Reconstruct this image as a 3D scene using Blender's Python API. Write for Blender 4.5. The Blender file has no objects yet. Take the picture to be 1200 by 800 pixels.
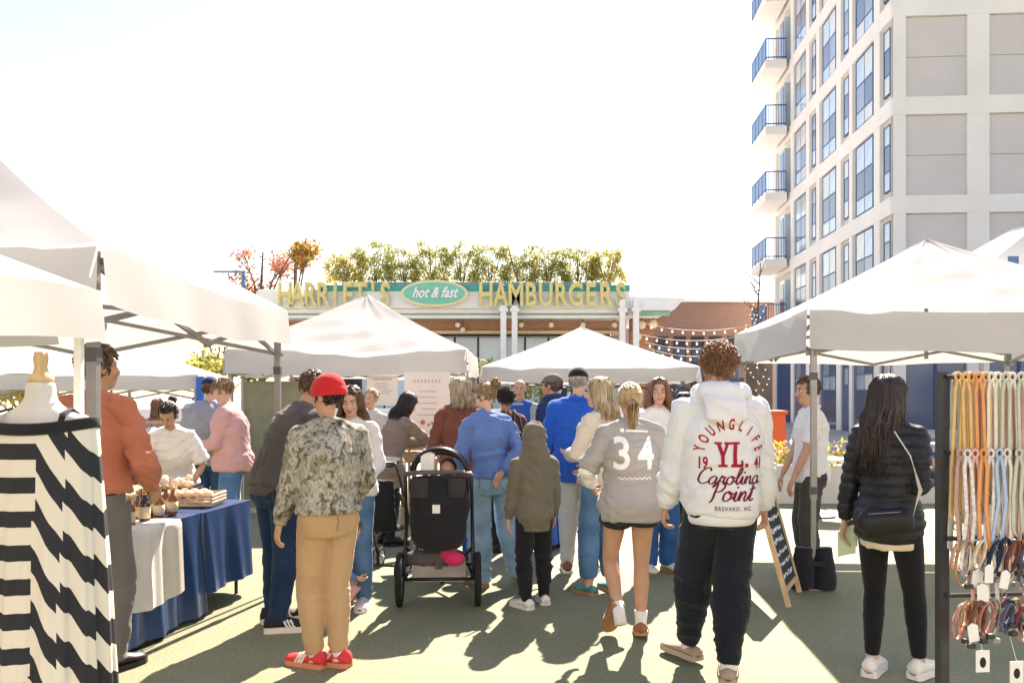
import bpy, bmesh, math, random
import numpy as np
from mathutils import Vector, Matrix
from mathutils.bvhtree import BVHTree
random.seed(7)
V = Vector
R = math.radians
SC = bpy.context.scene
COL = SC.collection

# ------------------------------------------------------------------ camera
cam = bpy.data.cameras.new('camera')
cam.sensor_width = 36.0
cam.lens = 30.0
cam.shift_y = 58.0 / 1200.0
cam.clip_start = 0.05
cam.clip_end = 2000
cam_o = bpy.data.objects.new('camera', cam)
COL.objects.link(cam_o)
cam_o.location = (0, 0, 1.6)
cam_o.rotation_euler = (R(90), 0, 0)
SC.camera = cam_o

# ------------------------------------------------------------------ sky, sun, exposure
SUN_AZ, SUN_EL = R(14.5), R(44)          # azimuth from +Y towards +X
SUN_DIR = V((math.sin(SUN_AZ) * math.cos(SUN_EL), math.cos(SUN_AZ) * math.cos(SUN_EL), math.sin(SUN_EL)))
world = bpy.data.worlds.new('World')
SC.world = world
world.use_nodes = True
wn = world.node_tree.nodes
wl = world.node_tree.links
wn.clear()
sky = wn.new('ShaderNodeTexSky')
sky.sky_type = 'NISHITA'
sky.sun_disc = False
sky.sun_elevation = SUN_EL
sky.sun_rotation = SUN_AZ
sky.air_density = 1.3
sky.dust_density = 0.4
sky.ozone_density = 1.0
bg = wn.new('ShaderNodeBackground')
bg.inputs['Strength'].default_value = 0.068
wo = wn.new('ShaderNodeOutputWorld')
wl.new(sky.outputs[0], bg.inputs['Color'])
wl.new(bg.outputs[0], wo.inputs['Surface'])
sun = bpy.data.lights.new('sun', 'SUN')
sun.energy = 4.4
sun.angle = R(0.6)
sun.color = (1.0, 0.93, 0.82)
sun_o = bpy.data.objects.new('sun', sun)
COL.objects.link(sun_o)
sun_o.location = (10, 20, 30)
sun_o.rotation_mode = 'QUATERNION'
sun_o.rotation_quaternion = SUN_DIR.to_track_quat('Z', 'Y')
SC.view_settings.view_transform = 'Standard'
SC.view_settings.look = 'None'
SC.view_settings.gamma = 1.0
SC.view_settings.exposure = 1.95
SC.view_settings.use_white_balance = True
SC.view_settings.white_balance_temperature = 7200
SC.view_settings.white_balance_tint = 18
SC.render.engine = 'CYCLES'
SC.cycles.use_denoising = True
SC.cycles.max_bounces = 7
SC.cycles.transparent_max_bounces = 8
SC.cycles.sample_clamp_indirect = 8

# ------------------------------------------------------------------ helpers
def smoothstep(a, b, x):
    t = np.clip((x - a) / (b - a), 0, 1)
    return t * t * (3 - 2 * t)

_rng = np.random.RandomState(3)
_LAT = _rng.rand(64, 64, 64).astype(np.float32)
def vnoise(p):
    """value noise in -1..1 for an (n,3) array"""
    i = np.floor(p).astype(int)
    f = p - i
    f = f * f * (3 - 2 * f)
    i &= 63
    j = (i + 1) & 63
    def L(a, b, c): return _LAT[a, b, c]
    x0, y0, z0 = i.T
    x1, y1, z1 = j.T
    fx, fy, fz = f.T
    c00 = L(x0, y0, z0) * (1 - fx) + L(x1, y0, z0) * fx
    c10 = L(x0, y1, z0) * (1 - fx) + L(x1, y1, z0) * fx
    c01 = L(x0, y0, z1) * (1 - fx) + L(x1, y0, z1) * fx
    c11 = L(x0, y1, z1) * (1 - fx) + L(x1, y1, z1) * fx
    return ((c00 * (1 - fy) + c10 * fy) * (1 - fz) + (c01 * (1 - fy) + c11 * fy) * fz) * 2 - 1

class MB:
    """collects shapes; build() links them as ONE mesh object"""
    def __init__(s):
        s.v = []; s.f = []; s.m = []
    def add(s, verts, faces, mat=0, M=None):
        b = len(s.v)
        if M is not None:
            verts = [M @ V(p) for p in verts]
        s.v += [tuple(p) for p in verts]
        s.f += [tuple(b + i for i in q) for q in faces]
        s.m += [mat] * len(faces)
        return s
    def box(s, c, d, rz=0, mat=0, M=None):
        x, y, z = d[0] / 2, d[1] / 2, d[2] / 2
        ca, sa = math.cos(rz), math.sin(rz)
        vs = []
        for k in ((-x, -y, -z), (x, -y, -z), (x, y, -z), (-x, y, -z), (-x, -y, z), (x, -y, z), (x, y, z), (-x, y, z)):
            vs.append((c[0] + k[0] * ca - k[1] * sa, c[1] + k[0] * sa + k[1] * ca, c[2] + k[2]))
        return s.add(vs, [(3, 2, 1, 0), (4, 5, 6, 7), (0, 1, 5, 4), (1, 2, 6, 5), (2, 3, 7, 6), (3, 0, 4, 7)], mat, M)
    def span(s, a, b, mat=0):
        return s.box([(a[i] + b[i]) / 2 for i in range(3)], [abs(b[i] - a[i]) for i in range(3)], 0, mat)
    def tube(s, pts, rad, n=10, side=(1, 0, 0), mat=0, cap='flat', closed=False):
        pts = [V(p) for p in pts]
        if not isinstance(rad, (list, tuple)) or (len(rad) == 2 and len(pts) != 2):
            rad = [rad] * len(pts)
        rad = [(r, r) if not isinstance(r, (list, tuple)) else r for r in rad]
        if cap == 'round':
            t0 = (pts[0] - pts[1]).normalized(); t1 = (pts[-1] - pts[-2]).normalized()
            r0, r1 = min(rad[0]), min(rad[-1])
            pts = [pts[0] + t0 * r0 * .85, pts[0] + t0 * r0 * .5] + pts + [pts[-1] + t1 * r1 * .5, pts[-1] + t1 * r1 * .85]
            rad = [tuple(k * .4 for k in rad[0]), tuple(k * .82 for k in rad[0])] + list(rad) + [tuple(k * .82 for k in rad[-1]), tuple(k * .4 for k in rad[-1])]
        side = V(side)
        b = len(s.v); N = len(pts)
        for i, p in enumerate(pts):
            if closed:
                t = (pts[(i + 1) % N] - pts[i - 1])
            else:
                t = pts[min(i + 1, N - 1)] - pts[max(i - 1, 0)]
            if t.length < 1e-9: t = V((0, 0, 1))
            t.normalize()
            sd = side - t * side.dot(t)
            if sd.length < .15:
                alt = V((0, 1, 0)) if abs(t.y) < .8 else V((0, 0, 1))
                sd = alt - t * alt.dot(t)
            sd.normalize()
            u = t.cross(sd)
            for k in range(n):
                a = 2 * math.pi * k / n
                q = p + sd * (rad[i][0] * math.cos(a)) + u * (rad[i][1] * math.sin(a))
                s.v.append((q.x, q.y, q.z))
        fs = []
        for i in range(N if closed else N - 1):
            i2 = (i + 1) % N
            for k in range(n):
                k2 = (k + 1) % n
                fs.append((b + i * n + k, b + i * n + k2, b + i2 * n + k2, b + i2 * n + k))
        if not closed and cap:
            fs.append(tuple(b + k for k in range(n))[::-1])
            fs.append(tuple(b + (N - 1) * n + k for k in range(n)))
        s.f += fs; s.m += [mat] * len(fs)
        return s
    def bar(s, p, q, w, h=None, mat=0, side=(0, 0, 1)):
        h = h or w
        p, q = V(p), V(q)
        t = (q - p).normalized()
        sd = V(side) - t * V(side).dot(t)
        if sd.length < .1: sd = V((1, 0, 0)) - t * t.x
        sd.normalize(); u = t.cross(sd)
        vs = []
        for e in (p, q):
            for a, c in ((-1, -1), (1, -1), (1, 1), (-1, 1)):
                vs.append(e + u * (a * w / 2) + sd * (c * h / 2))
        return s.add(vs, [(3, 2, 1, 0), (4, 5, 6, 7), (0, 1, 5, 4), (1, 2, 6, 5), (2, 3, 7, 6), (3, 0, 4, 7)], mat)
    def ell(s, c, r, n=14, m=10, M=None, mat=0):
        vs = [(0, 0, 1)]
        for i in range(1, m):
            a = math.pi * i / m
            for k in range(n):
                b = 2 * math.pi * k / n
                vs.append((math.sin(a) * math.cos(b), math.sin(a) * math.sin(b), math.cos(a)))
        vs.append((0, 0, -1))
        if not isinstance(r, (list, tuple)): r = (r, r, r)
        vs = [V((p[0] * r[0] + c[0], p[1] * r[1] + c[1], p[2] * r[2] + c[2])) for p in vs]
        fs = [(0, 1 + k, 1 + (k + 1) % n) for k in range(n)]
        for i in range(m - 2):
            for k in range(n):
                a = 1 + i * n; k2 = (k + 1) % n
                fs.append((a + k, a + n + k, a + n + k2, a + k2))
        L = len(vs) - 1; a = 1 + (m - 2) * n
        fs += [(a + k, L, a + (k + 1) % n) for k in range(n)]
        return s.add(vs, fs, mat, M)
    def lathe(s, prof, c=(0, 0, 0), n=14, mat=0):
        pts = [(c[0], c[1], c[2] + z) for r, z in prof]
        b = len(s.v)
        for (r, z) in prof:
            for k in range(n):
                a = 2 * math.pi * k / n
                s.v.append((c[0] + r * math.cos(a), c[1] + r * math.sin(a), c[2] + z))
        fs = []
        for i in range(len(prof) - 1):
            for k in range(n):
                k2 = (k + 1) % n
                fs.append((b + i * n + k, b + i * n + k2, b + (i + 1) * n + k2, b + (i + 1) * n + k))
        fs.append(tuple(b + k for k in range(n))[::-1])
        fs.append(tuple(b + (len(prof) - 1) * n + k for k in range(n)))
        s.f += fs; s.m += [mat] * len(fs)
        return s
    def prism(s, poly, y0, y1, mat=0, M=None):
        """poly in x,z extruded along y"""
        n = len(poly)
        vs = [(x, y0, z) for x, z in poly] + [(x, y1, z) for x, z in poly]
        fs = [tuple(range(n)), tuple(range(2 * n - 1, n - 1, -1))]
        fs += [(i, i + n, (i + 1) % n + n, (i + 1) % n) for i in range(n)]
        return s.add(vs, fs, mat, M)
    def grid(s, fn, nu, nv, mat=0, wrap=False):
        b = len(s.v)
        for j in range(nv + 1):
            for i in range(nu + (0 if wrap else 1)):
                s.v.append(tuple(fn(i / nu, j / nv)))
        w = nu + (0 if wrap else 1)
        fs = []
        for j in range(nv):
            for i in range(nu):
                i2 = (i + 1) % w if wrap else i + 1
                fs.append((b + j * w + i, b + j * w + i2, b + (j + 1) * w + i2, b + (j + 1) * w + i))
        s.f += fs; s.m += [mat] * len(fs)
        return s
    def mesh(s, name, mats=None, smooth=False):
        me = bpy.data.meshes.new(name)
        me.from_pydata(s.v, [], s.f)
        if mats:
            for m in (mats if isinstance(mats, (list, tuple)) else [mats]): me.materials.append(m)
        if any(s.m): me.polygons.foreach_set('material_index', s.m)
        if smooth: me.polygons.foreach_set('use_smooth', [True] * len(me.polygons))
        me.update()
        return me
    def build(s, name, mats, parent=None, smooth=False, loc=None, rz=0):
        return link(name, s.mesh(name, mats, smooth), parent, loc, rz)

def link(name, me, parent=None, loc=None, rz=0):
    o = bpy.data.objects.new(name, me)
    COL.objects.link(o)
    if parent is not None: o.parent = parent
    if loc is not None: o.location = loc
    if rz: o.rotation_euler = (0, 0, rz)
    return o

def tag(o, label=None, cat=None, group=None, kind=None):
    if label: o['label'] = label
    if cat: o['category'] = cat
    if group: o['group'] = group
    if kind: o['kind'] = kind
    return o

def thing(name, label, cat, loc=(0, 0, 0), rz=0, group=None):
    o = bpy.data.objects.new(name, None)
    COL.objects.link(o)
    o.empty_display_size = .1
    o.location = loc
    o.rotation_euler = (0, 0, rz)
    return tag(o, label, cat, group)

def copy_tree(o, parent=None):
    c = o.copy(); COL.objects.link(c); c.parent = parent
    for ch in o.children: copy_tree(ch, c)
    return c

def remesh(mb, voxel, smooth=4, disp=None):
    """voxel-fuse overlapping closed shapes into one continuous surface; disp(co, no) -> offset along normal"""
    me = bpy.data.meshes.new('tmp')
    me.from_pydata(mb.v, [], mb.f)
    o = bpy.data.objects.new('tmp', me); COL.objects.link(o)
    m = o.modifiers.new('r', 'REMESH'); m.mode = 'VOXEL'; m.voxel_size = voxel
    if smooth:
        k = o.modifiers.new('s', 'SMOOTH'); k.factor = .5; k.iterations = smooth
    dg = bpy.context.evaluated_depsgraph_get()
    out = bpy.data.meshes.new_from_object(o.evaluated_get(dg))
    bpy.data.objects.remove(o); bpy.data.meshes.remove(me)
    n = len(out.vertices)
    if disp is not None and n:
        co = np.empty(n * 3, np.float32); out.vertices.foreach_get('co', co); co = co.reshape(-1, 3)
        no = np.empty(n * 3, np.float32); out.vertex_normals.foreach_get('vector', no); no = no.reshape(-1, 3)
        co2 = co + no * disp(co, no)[:, None]
        out.vertices.foreach_set('co', co2.astype(np.float32).ravel())
    out.polygons.foreach_set('use_smooth', [True] * len(out.polygons))
    out.update()
    return out

# ------------------------------------------------------------------ materials
_mats = {}
def M(name, col, rough=.8, var=.12, scale=8., bump=.0, bscale=120., metal=0., spec=.3, sheen=0., transl=0., col2=None, alpha=1., trans=0., emit=0., stretch=None):
    """procedural Principled material: base colour broken up by noise, fine bump"""
    if name in _mats: return _mats[name]
    m = bpy.data.materials.new(name); m.use_nodes = True
    nt = m.node_tree; N = nt.nodes; L = nt.links
    b = N['Principled BSDF']; out = N['Material Output']
    tc = N.new('ShaderNodeTexCoord')
    src = tc.outputs['Object']
    if stretch:
        mp = N.new('ShaderNodeMapping'); mp.inputs['Scale'].default_value = stretch
        L.new(src, mp.inputs[0]); src = mp.outputs[0]
    if var or col2:
        no = N.new('ShaderNodeTexNoise'); no.inputs['Scale'].default_value = scale; no.inputs['Detail'].default_value = 5
        L.new(src, no.inputs['Vector'])
        rp = N.new('ShaderNodeValToRGB')
        rp.color_ramp.elements[0].position = .3; rp.color_ramp.elements[1].position = .7
        lo = tuple(c * (1 - var) for c in col); hi = tuple(min(1, c * (1 + var)) for c in col)
        if col2: hi = col2
        rp.color_ramp.elements[0].color = (*lo, 1); rp.color_ramp.elements[1].color = (*hi, 1)
        L.new(no.outputs['Fac'], rp.inputs[0]); L.new(rp.outputs[0], b.inputs['Base Color'])
    else:
        b.inputs['Base Color'].default_value = (*col, 1)
    if bump:
        n2 = N.new('ShaderNodeTexNoise'); n2.inputs['Scale'].default_value = bscale; n2.inputs['Detail'].default_value = 3
        L.new(src, n2.inputs['Vector'])
        bp = N.new('ShaderNodeBump'); bp.inputs['Strength'].default_value = bump; bp.inputs['Distance'].default_value = .01
        L.new(n2.outputs['Fac'], bp.inputs['Height']); L.new(bp.outputs[0], b.inputs['Normal'])
    b.inputs['Roughness'].default_value = rough
    b.inputs['Metallic'].default_value = metal
    b.inputs['Specular IOR Level'].default_value = spec
    b.inputs['Sheen Weight'].default_value = sheen
    b.inputs['Transmission Weight'].default_value = trans
    b.inputs['Alpha'].default_value = alpha
    if emit:
        b.inputs['Emission Color'].default_value = (*col, 1); b.inputs['Emission Strength'].default_value = emit
    if transl:
        t = N.new('ShaderNodeBsdfTranslucent'); t.inputs['Color'].default_value = (*col, 1)
        mx = N.new('ShaderNodeMixShader'); mx.inputs[0].default_value = transl
        L.new(b.outputs[0], mx.inputs[1]); L.new(t.outputs[0], mx.inputs[2]); L.new(mx.outputs[0], out.inputs['Surface'])
    _mats[name] = m
    return m

def cloth(name, col, var=.12, scale=6, bump=.25, bscale=220, sheen=.15, rough=.9, col2=None):
    return M(name, col, rough, var, scale, bump, bscale, 0, .15, sheen, 0, col2)

def text_mesh(txt, size, width=1.0, shear=0., offset=0., extrude=0., res=3, track=1.):
    """flat text in x,y (height along y), returned as verts, faces"""
    cu = bpy.data.curves.new('t', 'FONT'); cu.body = txt; cu.size = size; cu.shear = shear
    cu.offset = offset; cu.extrude = extrude; cu.resolution_u = res; cu.align_x = 'CENTER'; cu.space_character = track
    o = bpy.data.objects.new('t', cu); COL.objects.link(o)
    dg = bpy.context.evaluated_depsgraph_get()
    me = bpy.data.meshes.new_from_object(o.evaluated_get(dg))
    vs = [(v.co.x * width, v.co.y, v.co.z) for v in me.vertices]; fs = [tuple(p.vertices) for p in me.polygons]
    bpy.data.objects.remove(o); bpy.data.curves.remove(cu); bpy.data.meshes.remove(me)
    return vs, fs

def densify(vs, fs, step):
    bm = bmesh.new()
    bv = [bm.verts.new(p) for p in vs]
    for f in fs:
        try: bm.faces.new([bv[i] for i in f])
        except ValueError: pass
    bmesh.ops.remove_doubles(bm, verts=bm.verts, dist=1e-5)
    bmesh.ops.triangulate(bm, faces=bm.faces[:])
    for _ in range(4):
        es = [e for e in bm.edges if e.calc_length() > step]
        if not es: break
        bmesh.ops.subdivide_edges(bm, edges=es, cuts=1)
        bmesh.ops.triangulate(bm, faces=bm.faces[:])
    bm.verts.index_update()
    o = [v.co.copy() for v in bm.verts], [tuple(v.index for v in f.verts) for f in bm.faces]
    bm.free()
    return o

ORD = ['first', 'second', 'third', 'fourth', 'fifth', 'sixth', 'seventh', 'eighth', 'ninth', 'tenth', 'eleventh', 'twelfth', 'thirteenth', 'fourteenth']
_cnt = {}
def nth_of(key):
    _cnt[key] = _cnt.get(key, 0) + 1
    return ORD[_cnt[key] - 1]

def px(x, d): return (x - 600) / 1000 * d
def pz(y, d): return 1.6 + (458 - y) / 1000 * d

def txt2(txt, size, cx, cz, width=1., shear=0., offset=0., rot=0., track=1.):
    vs, fs = text_mesh(txt, size, width, shear, offset, 0, 4, track)
    c, s = math.cos(rot), math.sin(rot)
    return [(cx + a * c - b * s, cz + a * s + b * c) for a, b, _ in vs], fs
def stroke2(pts, w):
    """a pen stroke as a flat ribbon in x,z"""
    vs, fs = [], []
    for i, p in enumerate(pts):
        a, b = pts[max(0, i - 1)], pts[min(len(pts) - 1, i + 1)]
        dx, dz = b[0] - a[0], b[1] - a[1]; L = math.hypot(dx, dz) or 1
        ww = w * (.55 + .45 * abs(dz) / L)
        vs += [(p[0] - dz / L * ww, p[1] + dx / L * ww), (p[0] + dz / L * ww, p[1] - dx / L * ww)]
    for i in range(len(pts) - 1): fs.append((2 * i, 2 * i + 1, 2 * i + 3, 2 * i + 2))
    return vs, fs

SCRIPT = {'a': (.58, [[(.42, .42), (.25, .5), (.05, .3), (.08, .05), (.25, 0), (.4, .2), (.44, .45), (.42, .12), (.5, 0), (.62, .12)]]),
          'r': (.46, [[(0, .1), (.12, .45), (.14, .52), (.2, .42), (.34, .46), (.3, .2), (.34, .02), (.5, .1)]]),
          'o': (.54, [[(.3, .5), (.08, .4), (.06, .1), (.25, 0), (.42, .15), (.42, .4), (.28, .5), (.34, .38), (.58, .42)]]),
          'l': (.32, [[(0, .1), (.2, .5), (.3, .9), (.22, 1.02), (.14, .85), (.12, .2), (.2, 0), (.36, .12)]]),
          'i': (.30, [[(0, .1), (.14, .5), (.12, .12), (.2, 0), (.34, .12)], [(.15, .68), (.18, .74), (.2, .78)]]),
          'n': (.54, [[(0, .12), (.1, .5), (.1, 0), (.14, .3), (.3, .5), (.38, .38), (.36, .1), (.44, 0), (.58, .12)]]),
          'C': (.62, [[(.62, .8), (.5, 1.02), (.25, .95), (.05, .6), (.06, .2), (.3, 0), (.55, .1), (.66, .2)]]),
          'P': (.60, [[(.2, .95), (.16, .5), (.1, 0), (.0, -.08)], [(-.05, .72), (.2, 1.0), (.5, 1.0), (.6, .75), (.45, .52), (.2, .48)]]),
          't': (.34, [[(0, .12), (.16, .6), (.2, .95), (.14, .2), (.22, 0), (.36, .12)], [(.0, .62), (.18, .63), (.36, .68)]]),
          'h': (.52, [[(0, .1), (.22, .6), (.26, .95), (.16, 1.0), (.1, .4), (.1, 0), (.14, .3), (.3, .5), (.38, .38), (.36, .1), (.44, 0), (.56, .12)]]),
          'f': (.36, [[(0, .12), (.2, .6), (.28, .95), (.18, 1.0), (.14, .5), (.1, -.3), (.2, -.25), (.2, 0), (.4, .12)]]),
          's': (.36, [[(0, .1), (.2, .52), (.24, .3), (.26, .08), (.1, 0), (.04, .08)], [(.2, .02), (.3, .06), (.4, .12)]])}
def script2(word, size, cx, cz, w, shear=.3):
    """joined handwriting as pen strokes, centred on cx"""
    tot = sum(SCRIPT[c][0] for c in word) * size
    x = cx - tot / 2; out = []
    for c in word:
        adv, strokes = SCRIPT[c]
        for st in strokes:
            pts = []
            n = len(st)
            for i in range(n - 1):
                p0, p1, p2, p3 = st[max(0, i - 1)], st[i], st[i + 1], st[min(n - 1, i + 2)]
                for k in range(5 if i < n - 2 else 6):
                    t = k / 5
                    q = [.5 * (2 * p1[j] + (p2[j] - p0[j]) * t + (2 * p0[j] - 5 * p1[j] + 4 * p2[j] - p3[j]) * t * t + (3 * p1[j] - p0[j] - 3 * p2[j] + p3[j]) * t ** 3) for j in (0, 1)]
                    pts.append((x + (q[0] + shear * q[1]) * size, cz + q[1] * size))
            out.append(stroke2(pts, w))
        x += adv * size
    return out
# ------------------------------------------------------------------ ground
def turf_material():
    m = bpy.data.materials.new('turf'); m.use_nodes = True
    nt = m.node_tree; N = nt.nodes; L = nt.links; b = N['Principled BSDF']
    tc = N.new('ShaderNodeTexCoord')
    n1 = N.new('ShaderNodeTexNoise'); n1.inputs['Scale'].default_value = 1.3; n1.inputs['Detail'].default_value = 6
    n2 = N.new('ShaderNodeTexNoise'); n2.inputs['Scale'].default_value = 55; n2.inputs['Detail'].default_value = 4
    n3 = N.new('ShaderNodeTexNoise'); n3.inputs['Scale'].default_value = 260; n3.inputs['Detail'].default_value = 2
    for n in (n1, n2, n3): L.new(tc.outputs['Object'], n.inputs['Vector'])
    r1 = N.new('ShaderNodeValToRGB'); e = r1.color_ramp.elements
    e[0].position = .3; e[0].color = (.172, .194, .084, 1); e[1].position = .72; e[1].color = (.25, .245, .125, 1)
    L.new(n1.outputs[0], r1.inputs[0])
    r2 = N.new('ShaderNodeValToRGB'); e = r2.color_ramp.elements
    e[0].position = .3; e[0].color = (.58, .58, .56, 1); e[1].position = .7; e[1].color = (1.2, 1.2, 1.2, 1)
    L.new(n2.outputs[0], r2.inputs[0])
    r3 = N.new('ShaderNodeValToRGB'); e = r3.color_ramp.elements
    e[0].position = .35; e[0].color = (.62, .62, .6, 1); e[1].position = .65; e[1].color = (1.2, 1.2, 1.2, 1)
    L.new(n3.outputs[0], r3.inputs[0])
    mx = N.new('ShaderNodeMix'); mx.data_type = 'RGBA'; mx.blend_type = 'MULTIPLY'; mx.inputs[0].default_value = 1
    L.new(r1.outputs[0], mx.inputs[6]); L.new(r2.outputs[0], mx.inputs[7])
    m2 = N.new('ShaderNodeMix'); m2.data_type = 'RGBA'; m2.blend_type = 'MULTIPLY'; m2.inputs[0].default_value = 1
    L.new(mx.outputs[2], m2.inputs[6]); L.new(r3.outputs[0], m2.inputs[7])
    L.new(m2.outputs[2], b.inputs['Base Color'])
    bp = N.new('ShaderNodeBump'); bp.inputs['Strength'].default_value = .5; bp.inputs['Distance'].default_value = .012
    ad = N.new('ShaderNodeMath'); ad.operation = 'ADD'
    L.new(n2.outputs[0], ad.inputs[0]); L.new(n3.outputs[0], ad.inputs[1])
    L.new(ad.outputs[0], bp.inputs['Height']); L.new(bp.outputs[0], b.inputs['Normal'])
    b.inputs['Roughness'].default_value = .6
    b.inputs['Specular IOR Level'].default_value = .4
    b.inputs['Sheen Weight'].default_value = .12
    b.inputs['Sheen Roughness'].default_value = .5
    return m
g = MB().add([(-300, -60, 0), (300, -60, 0), (300, 500, 0), (-300, 500, 0)], [(0, 1, 2, 3)]).build('ground', turf_material())
tag(g, kind='structure')
pv = MB().add([(-300, 15.2, .004), (300, 15.2, .004), (300, 500, .004), (-300, 500, .004)], [(0, 1, 2, 3)]).build(
    'pavement', M('paving', (.42, .40, .37), .85, .12, 1.5, .2, 60))
tag(pv, kind='structure')

# ------------------------------------------------------------------ shared materials
white_wall = M('white_render', (.74, .71, .68), .85, .05, .6, .1, 40)
beige_wall = M('beige_render', (.60, .575, .54), .85, .05, .6, .1, 40)
mauve_wall = M('mauve_panel', (.56, .52, .51), .85, .04, .8, .1, 60)
navy = M('navy_metal', (.03, .07, .17), .45, .1, 4)
blue_metal = M('blue_metal', (.10, .19, .36), .4, .05, 4)
glass = M('window_glass', (.08, .11, .18), .1, .15, .5, spec=.35)
glass_mid = M('mid_glass', (.19, .23, .31), .1, .2, .6, spec=.4)
glass_blind = M('blind_glass', (.52, .53, .52), .25, .08, 1.5, spec=.6)
diner_glass = M('diner_glass', (.42, .58, .66), .12, .25, .4, spec=.8)  # light blue base colour stands in for the sky reflected in the diner panes
glass_pale = M('pale_glass', (.34, .42, .50), .08, .2, .7, spec=.9)  # pale tint has the reflected sky put into the pane colour
rail_glass = M('rail_glass', (.14, .25, .44), .4, .1, 2, spec=.2)
alu = M('aluminium', (.30, .285, .275), .45, .06, 10, metal=.6)
steel_dark = M('dark_steel', (.05, .05, .055), .45, .1, 10, metal=.3)
white_paint = M('white_paint', (.78, .77, .74), .5, .04, 5)
teal = M('teal_paint', (.05, .36, .30), .55, .08, 3)
mint = M('mint_paint', (.22, .45, .36), .6, .08, 3)
wood = M('cedar', (.42, .21, .11), .6, .25, 4, .15, 30, stretch=(1, 8, 8))
pine = M('pine_wood', (.62, .43, .24), .6, .18, 6, .15, 40, stretch=(6, 6, 1))
gold = M('letter_gold', (.74, .56, .20), .5, .12, 6)
letter_rim = M('letter_rim', (.58, .60, .32), .5, .1, 6)
black = M('black_plastic', (.014, .014, .016), .45, .1, 10, .1, 80)
black_cloth = cloth('black_cloth', (.02, .02, .024))
paper = M('paper', (.8, .78, .75), .8, .03, 5)
dark_int = M('dark_interior', (.06, .055, .05), .8, .3, 1.5)

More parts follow.
